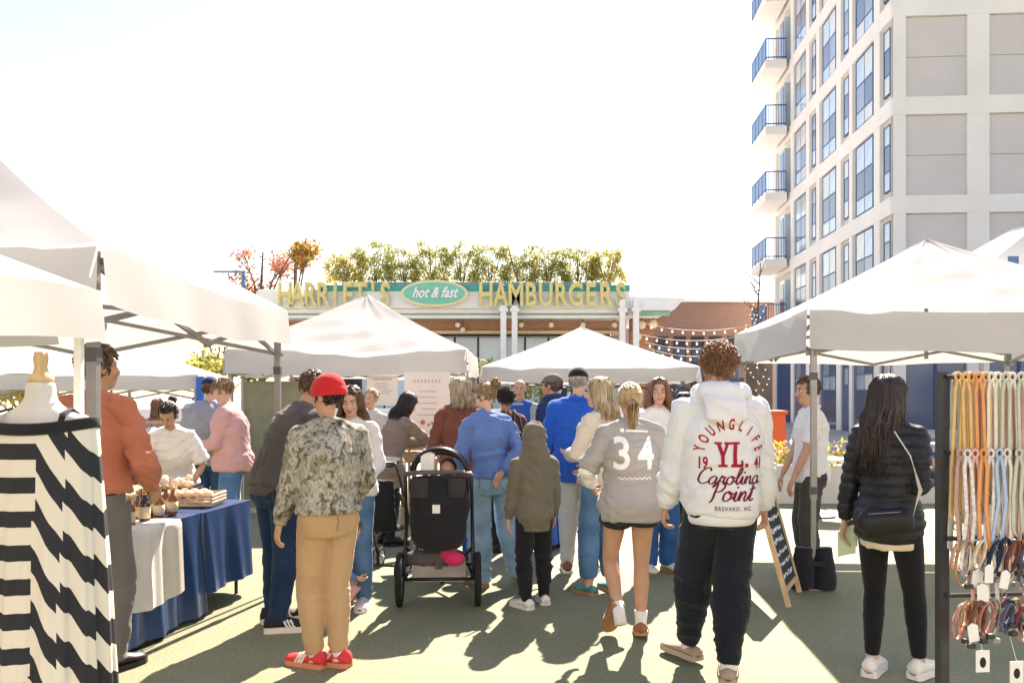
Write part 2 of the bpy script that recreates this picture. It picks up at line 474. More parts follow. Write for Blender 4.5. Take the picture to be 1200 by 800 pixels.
# ------------------------------------------------------------------ apartment block
def apartment():
    t = thing('apartment_building', 'tall white apartment block with blue glass balconies and recessed mauve panels', 'building', (12.72, 28.7, 0))
    t.rotation_euler = (0, 0, -math.atan(.075))
    # local: left face runs along +Y at x=0, front face along +X at y=0
    F0, FH, NF = 4.9, 3.33, 6
    TOP = F0 + FH * NF
    core = MB(); core.box((10.15, 9.0, TOP / 2), (19.7, 17.2, TOP)); core.build('core_wall', beige_wall, t)
    for k in range(NF + 1):
        z = F0 + FH * k
        MB().span((.15, .20, z - .62), (.32, 17.6, z - .02)).build('floor_band', white_wall, t)
        MB().span((.15, .18, z - .63), (20, .397, z - .03)).build('floor_band', white_wall, t)
    for y0, y1 in ((.2, .42), (1.5, 2.1), (4.5, 4.9), (5.95, 6.55), (9.0, 9.5), (10.65, 11.2), (13.5, 14.05), (17.2, 17.62)):
        MB().span((.17, y0, 0), (.318, y1, TOP)).build('pier', white_wall, t)
    x = .17
    for i in range(7):
        w = .42 if i == 0 else .72
        MB().span((x, .198, 0), (x + w, .395, TOP)).build('pier', white_wall, t)
        x += w + 2.0
    x = .59
    for i in range(6):
        for k in range(NF):
            [MB().span((x + .004, .30, F0 + FH * k + a), (x + 1.996, .398, F0 + FH * k + b)).build('recessed_panel', mauve_wall, t) for a, b in ((-.01, 1.335), (1.35, 2.69))]
        x += 2.72
    # windows on the left face
    def frame_mesh(w, h, cols, rows):
        m = MB(); e = .05
        m.span((-.03, -w / 2, 0), (.05, -w / 2 + e, h)); m.span((-.03, w / 2 - e, 0), (.05, w / 2, h))
        m.span((-.028, -w / 2 + e, 0), (.05, w / 2 - e, e)); m.span((-.028, -w / 2 + e, h - e), (.05, w / 2 - e, h))
        for r in rows[1:-1]: m.span((-.022, -w / 2 + e, r - .03), (.05, w / 2 - e, r + .03))
        for c in range(1, cols): m.span((-.02, -w / 2 + w * c / cols - .025, e), (.05, -w / 2 + w * c / cols + .025, h - e))
        return m.mesh('window', navy)
    pm = {}
    def pane_mesh(w, h, mat):
        key = (round(w, 2), round(h, 2), mat.name)
        if key not in pm: pm[key] = MB().box((0, 0, 0), (.03, w, h)).mesh('pane', mat)
        return pm[key]
    wide = frame_mesh(1.9, 2.66, 2, [0, .62, 1.62, 2.66]); slim = frame_mesh(.62, 2.3, 1, [0, .7, 1.6, 2.3])
    for k in range(-1, NF):
        for kind, y in (('s', .95), ('w', 3.3), ('s', 5.42), ('w', 7.75), ('s', 10.08), ('w', 12.35)):
            w, h, cols, rows = (1.9, 2.66, 2, [0, .62, 1.62, 2.66]) if kind == 'w' else (.62, 2.3, 1, [0, .7, 1.6, 2.3])
            z = F0 + FH * k + (.04 if kind == 'w' else .25)
            o = link('window', wide if kind == 'w' else slim, t, (.25, y, z))
            for r in range(3):
                for c in range(cols):
                    cw = w / cols
                    mat = (glass, glass_mid)[(k + c) % 3 == 0] if r == 1 else (glass_pale, glass_blind, glass_pale)[(k * 2 + c + int(y)) % 3]
                    link('pane', pane_mesh(cw - .04, rows[r + 1] - rows[r] - .04, mat), o, (.0, -w / 2 + cw * (c + .5), (rows[r] + rows[r + 1]) / 2))
    # balconies
    for k in range(NF):
        z = F0 + FH * k
        b = MB().span((-1.05, 14.1, z - .42), (-.003, 17.5, z)).build('balcony', white_wall, t)
        rail = MB()
        for zz in (z + .12, z + 1.05):
            rail.bar((-1.02, 14.13, zz), (0, 14.13, zz), .05); rail.bar((-1.02, 14.13, zz), (-1.02, 17.47, zz), .05)
        for i in range(9): rail.bar((-1.02 + i * .125, 14.13, z), (-1.02 + i * .125, 14.13, z + 1.05), .025)
        for i in range(5): rail.bar((-1.02, 14.13 + i * .83, z), (-1.02, 14.13 + i * .83, z + 1.05), .05)
        rail.build('railing', navy, b)
        for i in range(4):
            MB().span((-1.035, 14.18 + i * .83, z + .16), (-1.01, 14.9 + i * .83, z + 1.0)).build('rail_panel', rail_glass, b)
        d = MB().span((-.02, 14.5, z), (.297, 15.5, z + 2.3)).build('balcony_door', glass_pale, t)
        MB().span((-.04, 14.65, z + .3), (-.019, 15.35, z + 2.15)).build('pane', glass, d)
    # street level shopfront
    for i, (y0, y1) in enumerate(((.4, 1.5), (2.1, 4.5), (4.9, 5.95), (6.55, 9.0), (9.5, 10.65), (11.2, 13.5), (14.05, 17.2))):
        MB().span((.24, y0, 0), (.3, y1, 4.1)).build('shop_window', glass if i % 2 else navy, t)
    x = .59
    for i in range(6):
        o = MB().span((x + .004, .32, .3), (x + 1.996, .397, 4.15)).build('shop_window', glass, t)
        MB().span((x + .95, .29, .3), (x + 1.05, .319, 4.15)).build('mullion', navy, o)
        x += 2.72
apartment()

# unseen pale terrace added behind the viewer to bounce sunlight into the shade
def bounce_terrace():
    t = thing('bounce_terrace', 'unseen white terrace added behind the camera to bounce sunlight onto the square', 'building', (0, -15, 0))
    MB().span((-36, -8, 0), (36, 0, 11)).build('wall', M('bounce_render', (.78, .75, .71), .85, .04, .6, .1, 40), t)
    MB().span((-36.1, -8.1, 11.003), (36.1, .25, 11.4)).build('cornice', white_paint, t)
    wm = MB().span((-.8, .004, 0), (.8, .06, 1.9)).mesh('window', glass); dm = MB().span((-1.6, .004, 0), (1.6, .06, 2.7)).mesh('shop_window', glass)
    for i in range(17):
        for z in (4.6, 8.0): link('window', wm, t, (-33 + i * 4.1, 0, z))
        link('shop_window', dm, t, (-33 + i * 4.1, 0, .3))
bounce_terrace()

# ------------------------------------------------------------------ burger restaurant
def restaurant():
    D = 30.
    X = lambda p: px(p, D)
    Z = lambda q: pz(q, D)
    t = thing('restaurant_building', 'low white burger restaurant with teal trim, gold rooftop lettering and planters', 'building', (0, D, 0))
    def part(name, x0, x1, y0, y1, z0, z1, mat, parent=t):
        return MB().span((x0, y0, z0), (x1, y1, z1)).build(name, mat, parent)
    part('roof_deck', X(300), X(738), .25, 11, Z(366), Z(338), white_paint)
    part('teal_trim', X(372), X(738), -.05, .24, Z(341), Z(334), teal)
    part('fascia', X(300), X(738), 0, .24, Z(361), Z(341) - .004, white_paint)
    part('mint_band', X(300), X(738), .35, .8, Z(368), Z(361.3), mint)
    part('beam', X(300), X(738), .3, .9, Z(372), Z(368.3), white_paint)
    for i in range(9):
        z = Z(373) - i * .047
        part('soffit_board', X(300), X(738), .9 + i * .02, .98 + i * .02, z - .04, z, wood)
    part('rail_beam', X(300), X(738), .8, 1.1, Z(389), Z(385.6), pine)
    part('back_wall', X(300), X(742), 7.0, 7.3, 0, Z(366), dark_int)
    for i in range(11):
        x0 = X(410) + i * 0.88
        w = part('window', x0, x0 + .06, 2.0, 2.12, 0.9, Z(389), steel_dark)
        part('pane', x0 + .07, x0 + .87, 2.03, 2.06, .9, Z(389), diner_glass, w)
    part('window_head', X(400), X(738), 1.98, 2.14, Z(391), Z(389) - .01, alu)
    part('base_wall', X(300), X(738), 1.9, 2.3, 0, .9, white_paint)
    for p in (590, 603, 728, 744):
        c = part('column', X(p) - .1, X(p) + .1, -.35, -.15, 0, Z(359 if p < 700 else 352), white_paint)
        part('bracket', X(p) - .16, X(p) + .16, -.4, .1, Z(366), Z(362), white_paint, c)
    # lower wing with slanted end
    w = MB()
    w.prism([(X(738.3), Z(363)), (X(790), Z(363)), (X(803), Z(349)), (X(738.3), Z(347))], .02, 9)
    w.build('side_canopy', white_paint, t)
    part('mint_band', X(745), X(787), .3, .7, Z(368), Z(363.3), mint)
    MB().prism([(X(745), 0), (X(758), 0), (X(768), Z(396)), (X(786), Z(372)), (X(786), Z(369)), (X(745), Z(369))], 1.4, 1.7).build('cedar_wall', wood, t)
    for i, (p, q) in enumerate(((752, 392), (757, 378), (771, 377))):
        l = MB().bar((X(p), 1.0, Z(369)), (X(p), 1.0, Z(q)), .03).build('pendant_lamp', steel_dark, t)
        MB().ell((X(p), 1.0, Z(q)), .16).build('globe', M('opal', (.85, .7, .5), .4, .02, 3), l, True)
    for p, q in ((535, 379), (541, 385), (611, 379), (647, 379), (685, 379), (723, 379)):
        l = MB().bar((X(p), .7, Z(372)), (X(p), .7, Z(q)), .03).build('pendant_lamp', steel_dark, t)
        MB().ell((X(p), .7, Z(q)), .1).build('globe', _mats['opal'], l, True)
    # lettering, each letter a part with a gold face in front of a pale rim
    def letters(txt, p0, p1):
        pitch = (p1 - p0) / len(txt)
        for i, ch in enumerate(txt):
            wid = .66 if ch not in "I'" else .6
            cx = X(p0 + pitch * (i + .5))
            vs, fs = text_mesh(ch, 1.13, wid, 0, .035, .07)
            m = MB(); m.add([(a, -c, b) for a, b, c in vs], fs)
            o = m.build('letter', letter_rim, t, loc=(cx, -.2, Z(358.5)))
            vs, fs = text_mesh(ch, 1.13, wid, 0, -.012, .03)
            m = MB(); m.add([(a, -c - .075, b) for a, b, c in vs], fs)
            m.build('letter_face', gold, o)
    letters("HARRIET'S", 329, 460)
    letters("HAMBURGERS", 561, 735)
    def oval(a, b, y0, y1):
        n = 40
        return MB().prism([(a * math.cos(2 * math.pi * k / n), b * math.sin(2 * math.pi * k / n)) for k in range(n)], y0, y1)
    o = oval(1.17, .46, -.1, .02).build('oval_sign', M('cream_rim', (.75, .68, .38), .5, .03, 5), t, loc=(X(510), -.25, Z(345)))
    oval(1.07, .38, -.14, -.1).build('sign_face', M('mint_sign', (.17, .50, .38), .5, .05, 4), o)
    vs, fs = text_mesh('hot & fast', .5, .78, .45, .014, .02)
    m = MB(); m.add([(a, -c - .17, b - .14) for a, b, c in vs], fs)
    m.build('script_lettering', white_paint, o)
    for i in range(5):
        part('planter_box', X(396 + i * 65), X(396 + i * 65 + 63), .7, 1.4, Z(338), Z(327.5), M('zinc', (.30, .29, .31), .6, .1, 4))
restaurant()

# ------------------------------------------------------------------ brick building and low background
def brick_block():
    m = bpy.data.materials.new('brick'); m.use_nodes = True
    N = m.node_tree.nodes; L = m.node_tree.links; b = N['Principled BSDF']
    tc = N.new('ShaderNodeTexCoord'); mp = N.new('ShaderNodeMapping'); mp.inputs['Rotation'].default_value = (R(90), 0, 0)
    br = N.new('ShaderNodeTexBrick'); br.inputs['Scale'].default_value = 3.2
    br.inputs['Color1'].default_value = (.30, .165, .12, 1); br.inputs['Color2'].default_value = (.25, .14, .105, 1); br.inputs['Mortar'].default_value = (.36, .28, .24, 1)
    br.inputs['Mortar Size'].default_value = .014
    L.new(tc.outputs['Object'], mp.inputs[0]); L.new(mp.outputs[0], br.inputs[0]); L.new(br.outputs[0], b.inputs['Base Color'])
    b.inputs['Roughness'].default_value = .9
    D = 50.
    t = thing('brick_building', 'red brick block with dark steel windows behind the string lights', 'building', (0, D, 0))
    X = lambda p: px(p, D)
    Z = lambda q: pz(q, D)
    MB().span((X(748), 0, 0), (X(912), 14, Z(354))).build('wall', m, t)
    MB().span((X(747), -.2, Z(354)), (X(913), 14, Z(351))).build('coping', white_paint, t)
    for i in range(5):
        x = X(768) + i * 1.05
        w = MB().span((x, -.05, 1.2), (x + .75, .1, Z(394))).build('window', steel_dark, t)
        for j in range(3):
            MB().span((x + .06, -.07, 1.3 + j * 1.0), (x + .69, -.049, 2.22 + j * 1.0)).build('pane', glass, w)
    MB().span((X(875), -.05, 0), (X(905), .1, Z(412))).build('entrance', dark_int, t)
brick_block()

# ------------------------------------------------------------------ trees and shrubs
def leafy(parent, name, mat, blobs, n, size, seed):
    """a crown of separate leaf faces spread through lumpy volumes"""
    r = np.random.RandomState(seed)
    m = MB()
    tot = sum(b[3] ** 2 for b in blobs)
    for (cx, cy, cz, rad) in blobs:
        k = int(n * rad * rad / tot)
        for _ in range(k):
            d = r.normal(size=3); d /= np.linalg.norm(d)
            q = rad * (r.rand() ** .45) * (1 + .25 * r.normal())
            c = np.array((cx, cy, cz)) + d * q * np.array((1, 1, .85))
            u = r.normal(size=3); u /= np.linalg.norm(u)
            w = np.cross(u, r.normal(size=3)); w /= np.linalg.norm(w)
            s = size * (.6 + .8 * r.rand())
            m.add([c - u * s, c + w * s * .45, c + u * s, c - w * s * .45], [(0, 1, 2, 3)], int(r.randint(len(mat))))
    return m.build(name, mat, parent)
def leafmat(name, c): return M(name, c, .6, .3, 3, transl=.45)
L_yel = leafmat('leaf_yellow', (.55, .46, .10)); L_grn = leafmat('leaf_green', (.25, .30, .09)); L_olv = leafmat('leaf_olive', (.38, .37, .12))
L_red = leafmat('leaf_red', (.42, .17, .13)); L_org = leafmat('leaf_orange', (.42, .20, .05)); L_drk = leafmat('leaf_dark', (.06, .09, .03))
bark = M('bark', (.14, .10, .075), .9, .3, 6, .4, 30)
def tree(name, label, loc, h, cr, mats, n, size, seed, group=None, dense=7):
    t = thing(name, label, 'tree', loc, 0, group)
    r = random.Random(seed)
    m = MB(); m.tube([(0, 0, 0), (r.uniform(-.1, .1), 0, h * .3), (r.uniform(-.2, .2), .05, h * .6), (0, 0, h * .9)], [.02 * h + .03, .016 * h + .02, .01 * h, .004 * h], 7)
    blobs = []
    for i in range(dense):
        a = 6.28 * i / dense + r.random(); z = h * r.uniform(.5, .95); d = cr * r.uniform(.25, .8)
        e = V((math.cos(a) * d, math.sin(a) * d, z))
        b0 = V((0, 0, z * r.uniform(.55, .75)))
        m.tube([b0, (b0 + e) / 2 + V((0, 0, .05 * h)), e], [.008 * h, .005 * h, .002 * h], 5)
        for _ in range(3):
            e2 = e + V((r.uniform(-1, 1), r.uniform(-1, 1), r.uniform(0, 1))) * cr * .45
            m.tube([e * .8 + b0 * .2, e2], [.003 * h, .001 * h], 4)
        blobs.append((e.x, e.y, e.z, cr * r.uniform(.25, .5)))
    m.build('trunk', bark, t, True)
    if n: leafy(t, 'crown', mats, blobs, n, size, seed)
    return t
tree('red_leaf_tree', 'thin tree with sparse dusty red autumn leaves beside the burger restaurant', (-10.5, 36, 0), 8.3, 1.9, [L_red, L_red, L_org], 1700, .10, 4, dense=12)
tree('orange_leaf_tree', 'tree with orange and olive leaves at the end of the gold lettering', (-8.9, 35, 0), 7.7, 1.2, [L_org, L_olv, L_org], 1700, .11, 9)
tree('yellow_leaf_tree', 'yellow leaved tree rising behind the white tents near the dress stall', (-8.9, 15.4, 0), 2.75, 1.0, [L_yel, L_yel, L_olv], 1500, .07, 12)
tree('yellow_green_tree', 'yellow green tree showing between white tents under the dark eave', (-9.2, 27, 0), 3.6, 1.3, [L_yel, L_grn], 1500, .09, 15)
r = random.Random(5)
for i in range(10):
    p = 404 + i * 34.2
    hh = r.uniform(.95, 1.3) if i not in (0, 9) else .98
    t = thing('roof_shrub', ('dense round yellow shrub at the end of the rooftop planters nearest the ' + ('street lamp' if i == 0 else 'apartment block')) if i in (0, 9) else ORD[i] + ' rooftop planter shrub counted from the street lamp end, loose and yellow green', 'shrub',
              (px(p, 31) , 31.05, pz(328, 31)), 0, 'shrubs in the rooftop planters')
    st = MB()
    for k in range(9):
        a = r.uniform(-1, 1); st.tube([(a * .1, 0, -.05), (a * .35, r.uniform(-.2, .2), hh * .6), (a * .5, r.uniform(-.2, .2), hh * r.uniform(.9, 1.25))], [.015, .01, .004], 4)
    st.build('stem', bark, t)
    bl = [(xx + r.uniform(-.12, .12), r.uniform(-.15, .15), hh * zz * r.uniform(.75, 1.15), r.uniform(.2, .3)) for xx in (-.52, -.26, 0, .26, .52) for zz in (.03, .22, .45, .68, .9)]
    leafy(t, 'foliage', [L_yel, L_yel, L_olv] if i in (0, 9) else [L_olv, L_grn, L_yel], bl, 3600 if i in (0, 9) else 3000, .046, 40 + i)
# young bare tree wrapped in fairy lights
bt = thing('bare_tree', 'slender bare tree wound with tiny lights beside the brick building', 'tree', (5.55, 19.3, 0))
m = MB(); m.tube([(0, 0, 0), (.05, 0, 1.5), (0, 0, 3.2), (.08, 0, 4.6)], [.06, .05, .03, .008], 7)
bl = []
for i in range(26):
    z = r.uniform(1.3, 4.2); a = r.uniform(0, 6.28); ln = r.uniform(.35, .8)
    e = V((math.cos(a) * ln * .7, math.sin(a) * ln * .7, z + ln * .8))
    m.tube([(0.03, 0, z), V((.03, 0, z)) * .5 + e * .5 + V((0, 0, -.05)), e], [.016, .01, .003], 5)
    for k in range(4): bl.append(V((0, 0, z)) * (1 - k / 4) + e * (k / 4))
m.build('trunk', bark, bt, True)
fairy = M('bulb_glow', (1., .86, .66), .4, 0, 1, emit=.25)
bulb_s = MB().ell((0, 0, 0), .014, 8, 6).mesh('bulb', fairy, True)
for p in bl[:80]: link('bulb', bulb_s, bt, p + V((r.uniform(-.05, .05), -.06, 0)))

# string lights
bulb_m = MB().ell((0, 0, -.05), (.026, .026, .032), 8, 6).mesh('bulb', fairy, True)
for (x0, y0, x1, y1, D, n, nth) in ((757, 379, 905, 374, 21, 12, 'topmost'), (752, 392, 905, 383, 20, 13, 'second'), (756, 401, 900, 396, 22, 13, 'third'), (760, 408, 880, 403, 19, 11, 'lowest')):
    a = V((px(x0, D), D, pz(y0, D))); b = V((px(x1, D), D, pz(y1, D)))
    t = thing('string_light', nth + ' of the festoon strings of round bulbs crossing the brick building', 'string light', a, 0, 'festoon light strings')
    pts = [(b - a) * (k / 16) + V((0, 0, -.9 * (k / 16) * (1 - k / 16))) for k in range(17)]
    MB().tube(pts, .007, 5).build('cable', M('pale_cable', (.6, .45, .35), .6, .05, 5), t)
    for k in range(n):
        f = (k + .5) / n
        link('bulb', bulb_m, t, (b - a) * f + V((0, 0, -.9 * f * (1 - f) - .02)))

# street lamp with flat arm
t = thing('street_lamp', 'blue street lamp with flat square arm beside the red leaved tree', 'lamp', (px(285, 34), 34, 0))
MB().tube([(0, 0, 0), (0, 0, pz(318, 34))], .07, 8).build('post', blue_metal, t)
MB().span((-1.2, -.1, pz(319.5, 34)), (.08, .1, pz(317.5, 34))).build('lamp_head', blue_metal, t)

# ------------------------------------------------------------------ pop-up tents
bracket_grey = M('bracket_grey', (.10, .095, .09), .5, .1, 10)
tent_white = M('tent_white', (.58, .57, .56), .75, .02, 2, .06, 14, transl=.34)
tent_grey = M('tent_grey', (.55, .53, .50), .75, .03, 2, .06, 14, transl=.2)
strap_blue = M('strap_blue', (.03, .16, .55), .7, .1, 10)
def tent(label, x, y, w, d, zt, zb, zp, rot=0, near=True, seed=1, mat=None, leg_mat=None, group='white pop-up tents', truss=True):
    """front-left corner at x,y; w along local x, d along local y"""
    mat = mat or tent_white; leg_mat = leg_mat or alu
    t = thing('canopy_tent', label, 'tent', (x, y, 0), rot, group)
    r = np.random.RandomState(seed)
    C = [V((0, 0, zt)), V((w, 0, zt)), V((w, d, zt)), V((0, d, zt))]
    P = V((w / 2, d / 2, zp))
    ph = r.rand(8) * 6
    can = MB()
    nu, nv = (26, 16) if near else (14, 9)
    for s in range(4):
        a, b = C[s], C[(s + 1) % 4]
        nrm = (b - a).cross(P - a).normalized()
        def fn(u, v):
            e = a.lerp(b, u)
            p = e.lerp(P, v)
            k = v * (1 - v)
            sag = -.16 * k * (1 + .6 * math.sin(math.pi * u)) - .05 * math.sin(math.pi * u) * (1 - v) ** 2
            wr = math.sin(math.pi * u) * (.014 * math.sin(9 * v + 5 * u + ph[s]) + .010 * math.sin(23 * v - 7 * u + ph[s + 4]) + .007 * math.sin(31 * u + 4 * v)) + math.sin(math.pi * u) ** .5 * (1 - v) ** 3 * .016 * math.sin(40 * u * (1 - u) + ph[s] + 9 * v)
            p = p + nrm * wr * (1 - v * .5)
            p.z += sag * (zp - zt)
            return p
        can.grid(fn, nu, nv)
    o = can.build('roof_fabric', mat, t, True)
    for s in range(4):
        a, b = C[s], C[(s + 1) % 4]
        dr = (b - a).normalized(); out = V((dr.y, -dr.x, 0))
        def fv(u, v):
            p = a.lerp(b, u)
            p = p + out * (.012 + .02 * v * (1 + .5 * math.sin(8 * u + ph[s]) + .35 * math.sin(23 * u + ph[s + 2])))
            p.z += -.05 * math.sin(math.pi * u) * (zp - zt) - (zt - zb) * v + .008 * math.sin(14 * u + ph[s + 1]) * v
            return p
        MB().grid(fv, 30 if near else 14, 3).build('valance', mat, t, True)
    ins = .05
    for (cx, cy) in ((ins, ins), (w - ins, ins), (w - ins, d - ins), (ins, d - ins)):
        lw = .045 if truss else .028
        m = MB(); m.box((cx, cy, (zt + .7) / 2), (lw, lw, zt - .75)); m.box((cx, cy, .4), (lw * .75, lw * .75, .8))
        lg = m.build('leg', leg_mat, t)
        MB().box((cx, cy, .008), (.11, .11, .012)).build('foot', leg_mat, lg)
        if near:
            for zz in ((.8, zb - .22) if truss else ()): MB().box((cx, cy, zz), (.055, .055, .06)).build('slider_bracket', bracket_grey, lg)
    # scissor trusses below the eaves
    ht = .30
    for s in range(4 if truss else 0):
        a, b = C[s], C[(s + 1) % 4]
        ctr = V((w / 2, d / 2, 0)); dr = (b - a).normalized(); inn = V((-dr.y, dr.x, 0)) * .06
        m = MB()
        for k in range(2):
            p0 = a.lerp(b, k * .5) + inn; p1 = a.lerp(b, k * .5 + .5) + inn
            e0 = .02 if k == 0 else 0; 
            m.bar(p0 + V((0, 0, -.06)), p1 + V((0, 0, -.06 - ht)), .018, .03); m.bar(p0 + V((0, 0, -.06 - ht)) + inn * .5, p1 + V((0, 0, -.06)) + inn * .5, .018, .03)
        m.build('truss', leg_mat, t)
    m = MB()
    for s in range(4 if truss else 0):
        c = C[s]; q = V((w / 2, d / 2, zt - .15))
        m.bar(c.lerp(q, .04) + V((0, 0, -.1)), q + V((0, 0, .1)), .018, .03)
    m.tube([(w / 2, d / 2, zt - .35), (w / 2, d / 2, zp - .03)], .02, 8)
    m.build('centre_strut', leg_mat, t)
    return t
tA = tent('large white tent over the blue covered table, its leg beside the striped dress', -4.84, 3.7, 3.05, 3.05, 2.24, 1.98, 3.22, seed=2)
tB = tent('low white tent over the mannequin in the striped dress', -4.70, .35, 3.05, 3.05, 2.0, 1.80, 2.75, seed=3, leg_mat=white_paint, truss=False)
tC = tent('white tent over the chalkboard and leash stall beside the apartment block', 2.38, 6.84, 3.05, 3.05, 2.26, 1.94, 3.07, R(-4), seed=4)
tE = tent('white tent with steep peak in front of the gold restaurant lettering', -3.62, 10.8, 3.05, 3.05, 2.14, 1.83, 3.0, seed=5)
tF = tent('low white tent with flat broad roof behind the man in the royal blue jacket', -.42, 12.0, 3.05, 3.05, 1.95, 1.74, 2.62, seed=6, leg_mat=steel_dark)
tG = tent('white tent with blue corner strap over the clothes rail', -7.35, 11.3, 3.05, 3.05, 1.84, 1.63, 2.42, R(11), seed=7)
tH = tent('far white tent seen behind the mannequin neck', -9.9, 12.4, 3.05, 3.05, 2.0, 1.75, 2.7, seed=8, near=False)
tD = tent('tall white tent with a blue banner strip behind the leash stall tent', 6.35, 11.6, 4.2, 3.6, 3.25, 2.95, 4.6, R(-4), seed=9, near=False)
MB().span((.36, -.04, 2.9), (.50, -.03, 3.42)).build('banner_strip', blue_metal, tD)
MB().span((3.02, -.06, 1.46), (3.12, .02, 1.80)).build('corner_strap', strap_blue, tG)
# olive side panel between two tents
t = thing('tent_side_panel', 'olive grey fabric wall panel hanging behind the man in the pink sweater', 'panel', (-3.55, 11.3, 0), 0)
MB().grid(lambda u, v: (u * 1.15, .03 * math.sin(u * 18), .05 + v * 1.68), 24, 4).build('fabric', cloth('olive_panel', (.25, .25, .18)), t, True)
MB().bar((-.02, 0, 0), (-.02, 0, 1.75), .03).build('pole', alu, t)
MB().bar((1.17, 0, 0), (1.17, 0, 1.75), .03).build('pole', alu, t)
# ------------------------------------------------------------------ people
PROF = {'m': [(.80, .135, .10), (.86, .155, .112), (.93, .168, .118), (1.0, .16, .112), (1.08, .150, .106), (1.2, .163, .114), (1.32, .172, .118), (1.395, .160, .098), (1.445, .105, .078), (1.49, .062, .064)],
        'f': [(.80, .14, .105), (.86, .165, .12), (.93, .178, .126), (1.0, .162, .112), (1.08, .136, .098), (1.2, .143, .108), (1.29, .150, .118), (1.385, .138, .088), (1.435, .09, .07), (1.49, .052, .056)]}
def prof(sex, z):
    P = PROF[sex]
    if z <= P[0][0]: return P[0][1:]
    for a, b in zip(P, P[1:]):
        if z <= b[0]:
            f = (z - a[0]) / (b[0] - a[0])
            return (a[1] + (b[1] - a[1]) * f, a[2] + (b[2] - a[2]) * f)
    return P[-1][1:]

def ik(a, c, l1, l2, pole):
    a, c, pole = V(a), V(c), V(pole)
    d = c - a
    L = d.length
    if L > (l1 + l2) * .998:
        d = d * ((l1 + l2) * .998 / L); c = a + d; L = d.length
    t = d.normalized()
    x = (l1 * l1 - l2 * l2 + L * L) / (2 * L)
    h = math.sqrt(max(0, l1 * l1 - x * x))
    p = pole - t * pole.dot(t)
    if p.length < 1e-4: p = V((0, -1, 0))
    return a + t * x + p.normalized() * h, c

def add_hand(mb, w, d, u, right, curl=.5, spread=1., mat=0):
    """palm, four bent fingers of unequal length and a thumb off the side of the palm"""
    d = d.normalized(); u = (u - d * u.dot(d)).normalized()
    n = d.cross(u) * (-1 if right else 1)
    mb.tube([w - d * .03, w, w + d * .03, w + d * .065, w + d * .09], [(.027, .021), (.027, .019), (.036, .017), (.041, .016), (.038, .012)], 10, u, mat, 'round')
    for off, ln, k in ((.029, .070, 0), (.010, .080, 1), (-.010, .074, 2), (-.028, .058, 3)):
        p = w + d * (.085 - .004 * abs(k - 1)) + u * off
        dirn = (d + u * off * 1.2 * spread).normalized()
        pts = [p]; ang = 0
        for seg, bend in ((.45, 35), (.3, 50), (.25, 35)):
            ang += R(bend) * curl * (1 + .12 * k)
            q = dirn * math.cos(ang) + n * math.sin(ang)
            pts.append(pts[-1] + q * ln * seg * 1.1)
        mb.tube(pts, [.0095, .009, .008, .0065], 7, u, mat, 'round')
    b = w + d * .025 + u * .026
    q1 = (d * .65 + u * .7 + n * .25).normalized(); q2 = (d * .9 + u * .15 + n * (.2 + .5 * curl)).normalized()
    mb.tube([b, b + q1 * .038, b + q1 * .038 + q2 * .032, b + q1 * .038 + q2 * .058], [.013, .0115, .0105, .008], 7, n, mat, 'round')

def head_shapes(mb, Hm, hs, sex):
    def e(c, r): mb.ell(c, r, 18, 14, Hm)
    e((0, -.014, .034), (.074, .092, .082)); e((0, .022, -.022), (.060, .066, .088)); e((0, .050, -.085), (.034 if sex == 'f' else .04, .033, .028))
    e((0, .074, .026), (.05, .016, .014)); e((.034, .066, -.024), (.022, .022, .022)); e((-.034, .066, -.024), (.022, .022, .022))
    e((0, .083, -.056), (.023, .011, .007)); e((0, .081, -.067), (.02, .011, .007))
    for s in (-1, 1): e((s * .076, -.008, -.008), (.01, .02, .031))
    b = len(mb.v)
    mb.tube([(0, .083, .016), (0, .094, -.006), (0, .105, -.028)], [.009, .011, .014], 8, cap='round')
    mb.ell((.011, .092, -.031), .009, 8, 6); mb.ell((-.011, .092, -.031), .009, 8, 6)
    for i in range(b, len(mb.v)): mb.v[i] = tuple(Hm @ V(mb.v[i]))

def skin_mat(tone):
    return M('skin_%d' % int(tone * 100), tuple(c for c in {0: (.60, .36, .25), 1: (.50, .28, .18), 2: (.36, .19, .115)}[tone]), .5, .08, 14, .1, 160, spec=.35)

def folds(amp, kind='shirt', seed=0):
    o = np.array((seed * 3.7, seed * 1.3, seed * 7.1), np.float32)
    def f(co, no):
        p = co + o
        w = vnoise(p * 3.) * .12
        q = np.stack([p[:, 0] * 6 + w * 8, p[:, 1] * 6 + p[:, 2] * 4, p[:, 2] * (12 if kind == 'shirt' else 13) + p[:, 0] * (6 if kind == 'shirt' else 3) + w * 14], 1)
        a = 1 - np.abs(vnoise(q)) * 2
        b = 1 - np.abs(vnoise(q * 2.1 + 11)) * 2
        a = np.sign(a) * np.abs(a) ** 1.5
        r = a * .9 + b * .45 + vnoise(p * 4.) * .5
        if kind == 'trouser':
            z = co[:, 2]
            m = .35 * (1 - smoothstep(.80, .88, z)) + .6 * (np.exp(-((z - .47) / .12) ** 2) + np.exp(-((z - .14) / .10) ** 2))
            r = r * m
        if kind == 'puffer':
            return amp * .5 * r + .012 * np.abs(np.sin(co[:, 2] * math.pi / .062 + .6 * vnoise(p * 2.5))) ** .6 - .006
        return amp * r
    return f

def lock(mb, pts, r, n=5, flat=.5):
    k = len(pts)
    rad = [(r * (1 - .75 * (i / (k - 1)) ** 1.6), r * flat * (1 - .75 * (i / (k - 1)) ** 1.6)) for i in range(k)]
    mb.tube(pts, rad, n, (pts[0] - V((0, 0, .3))), cap='flat')

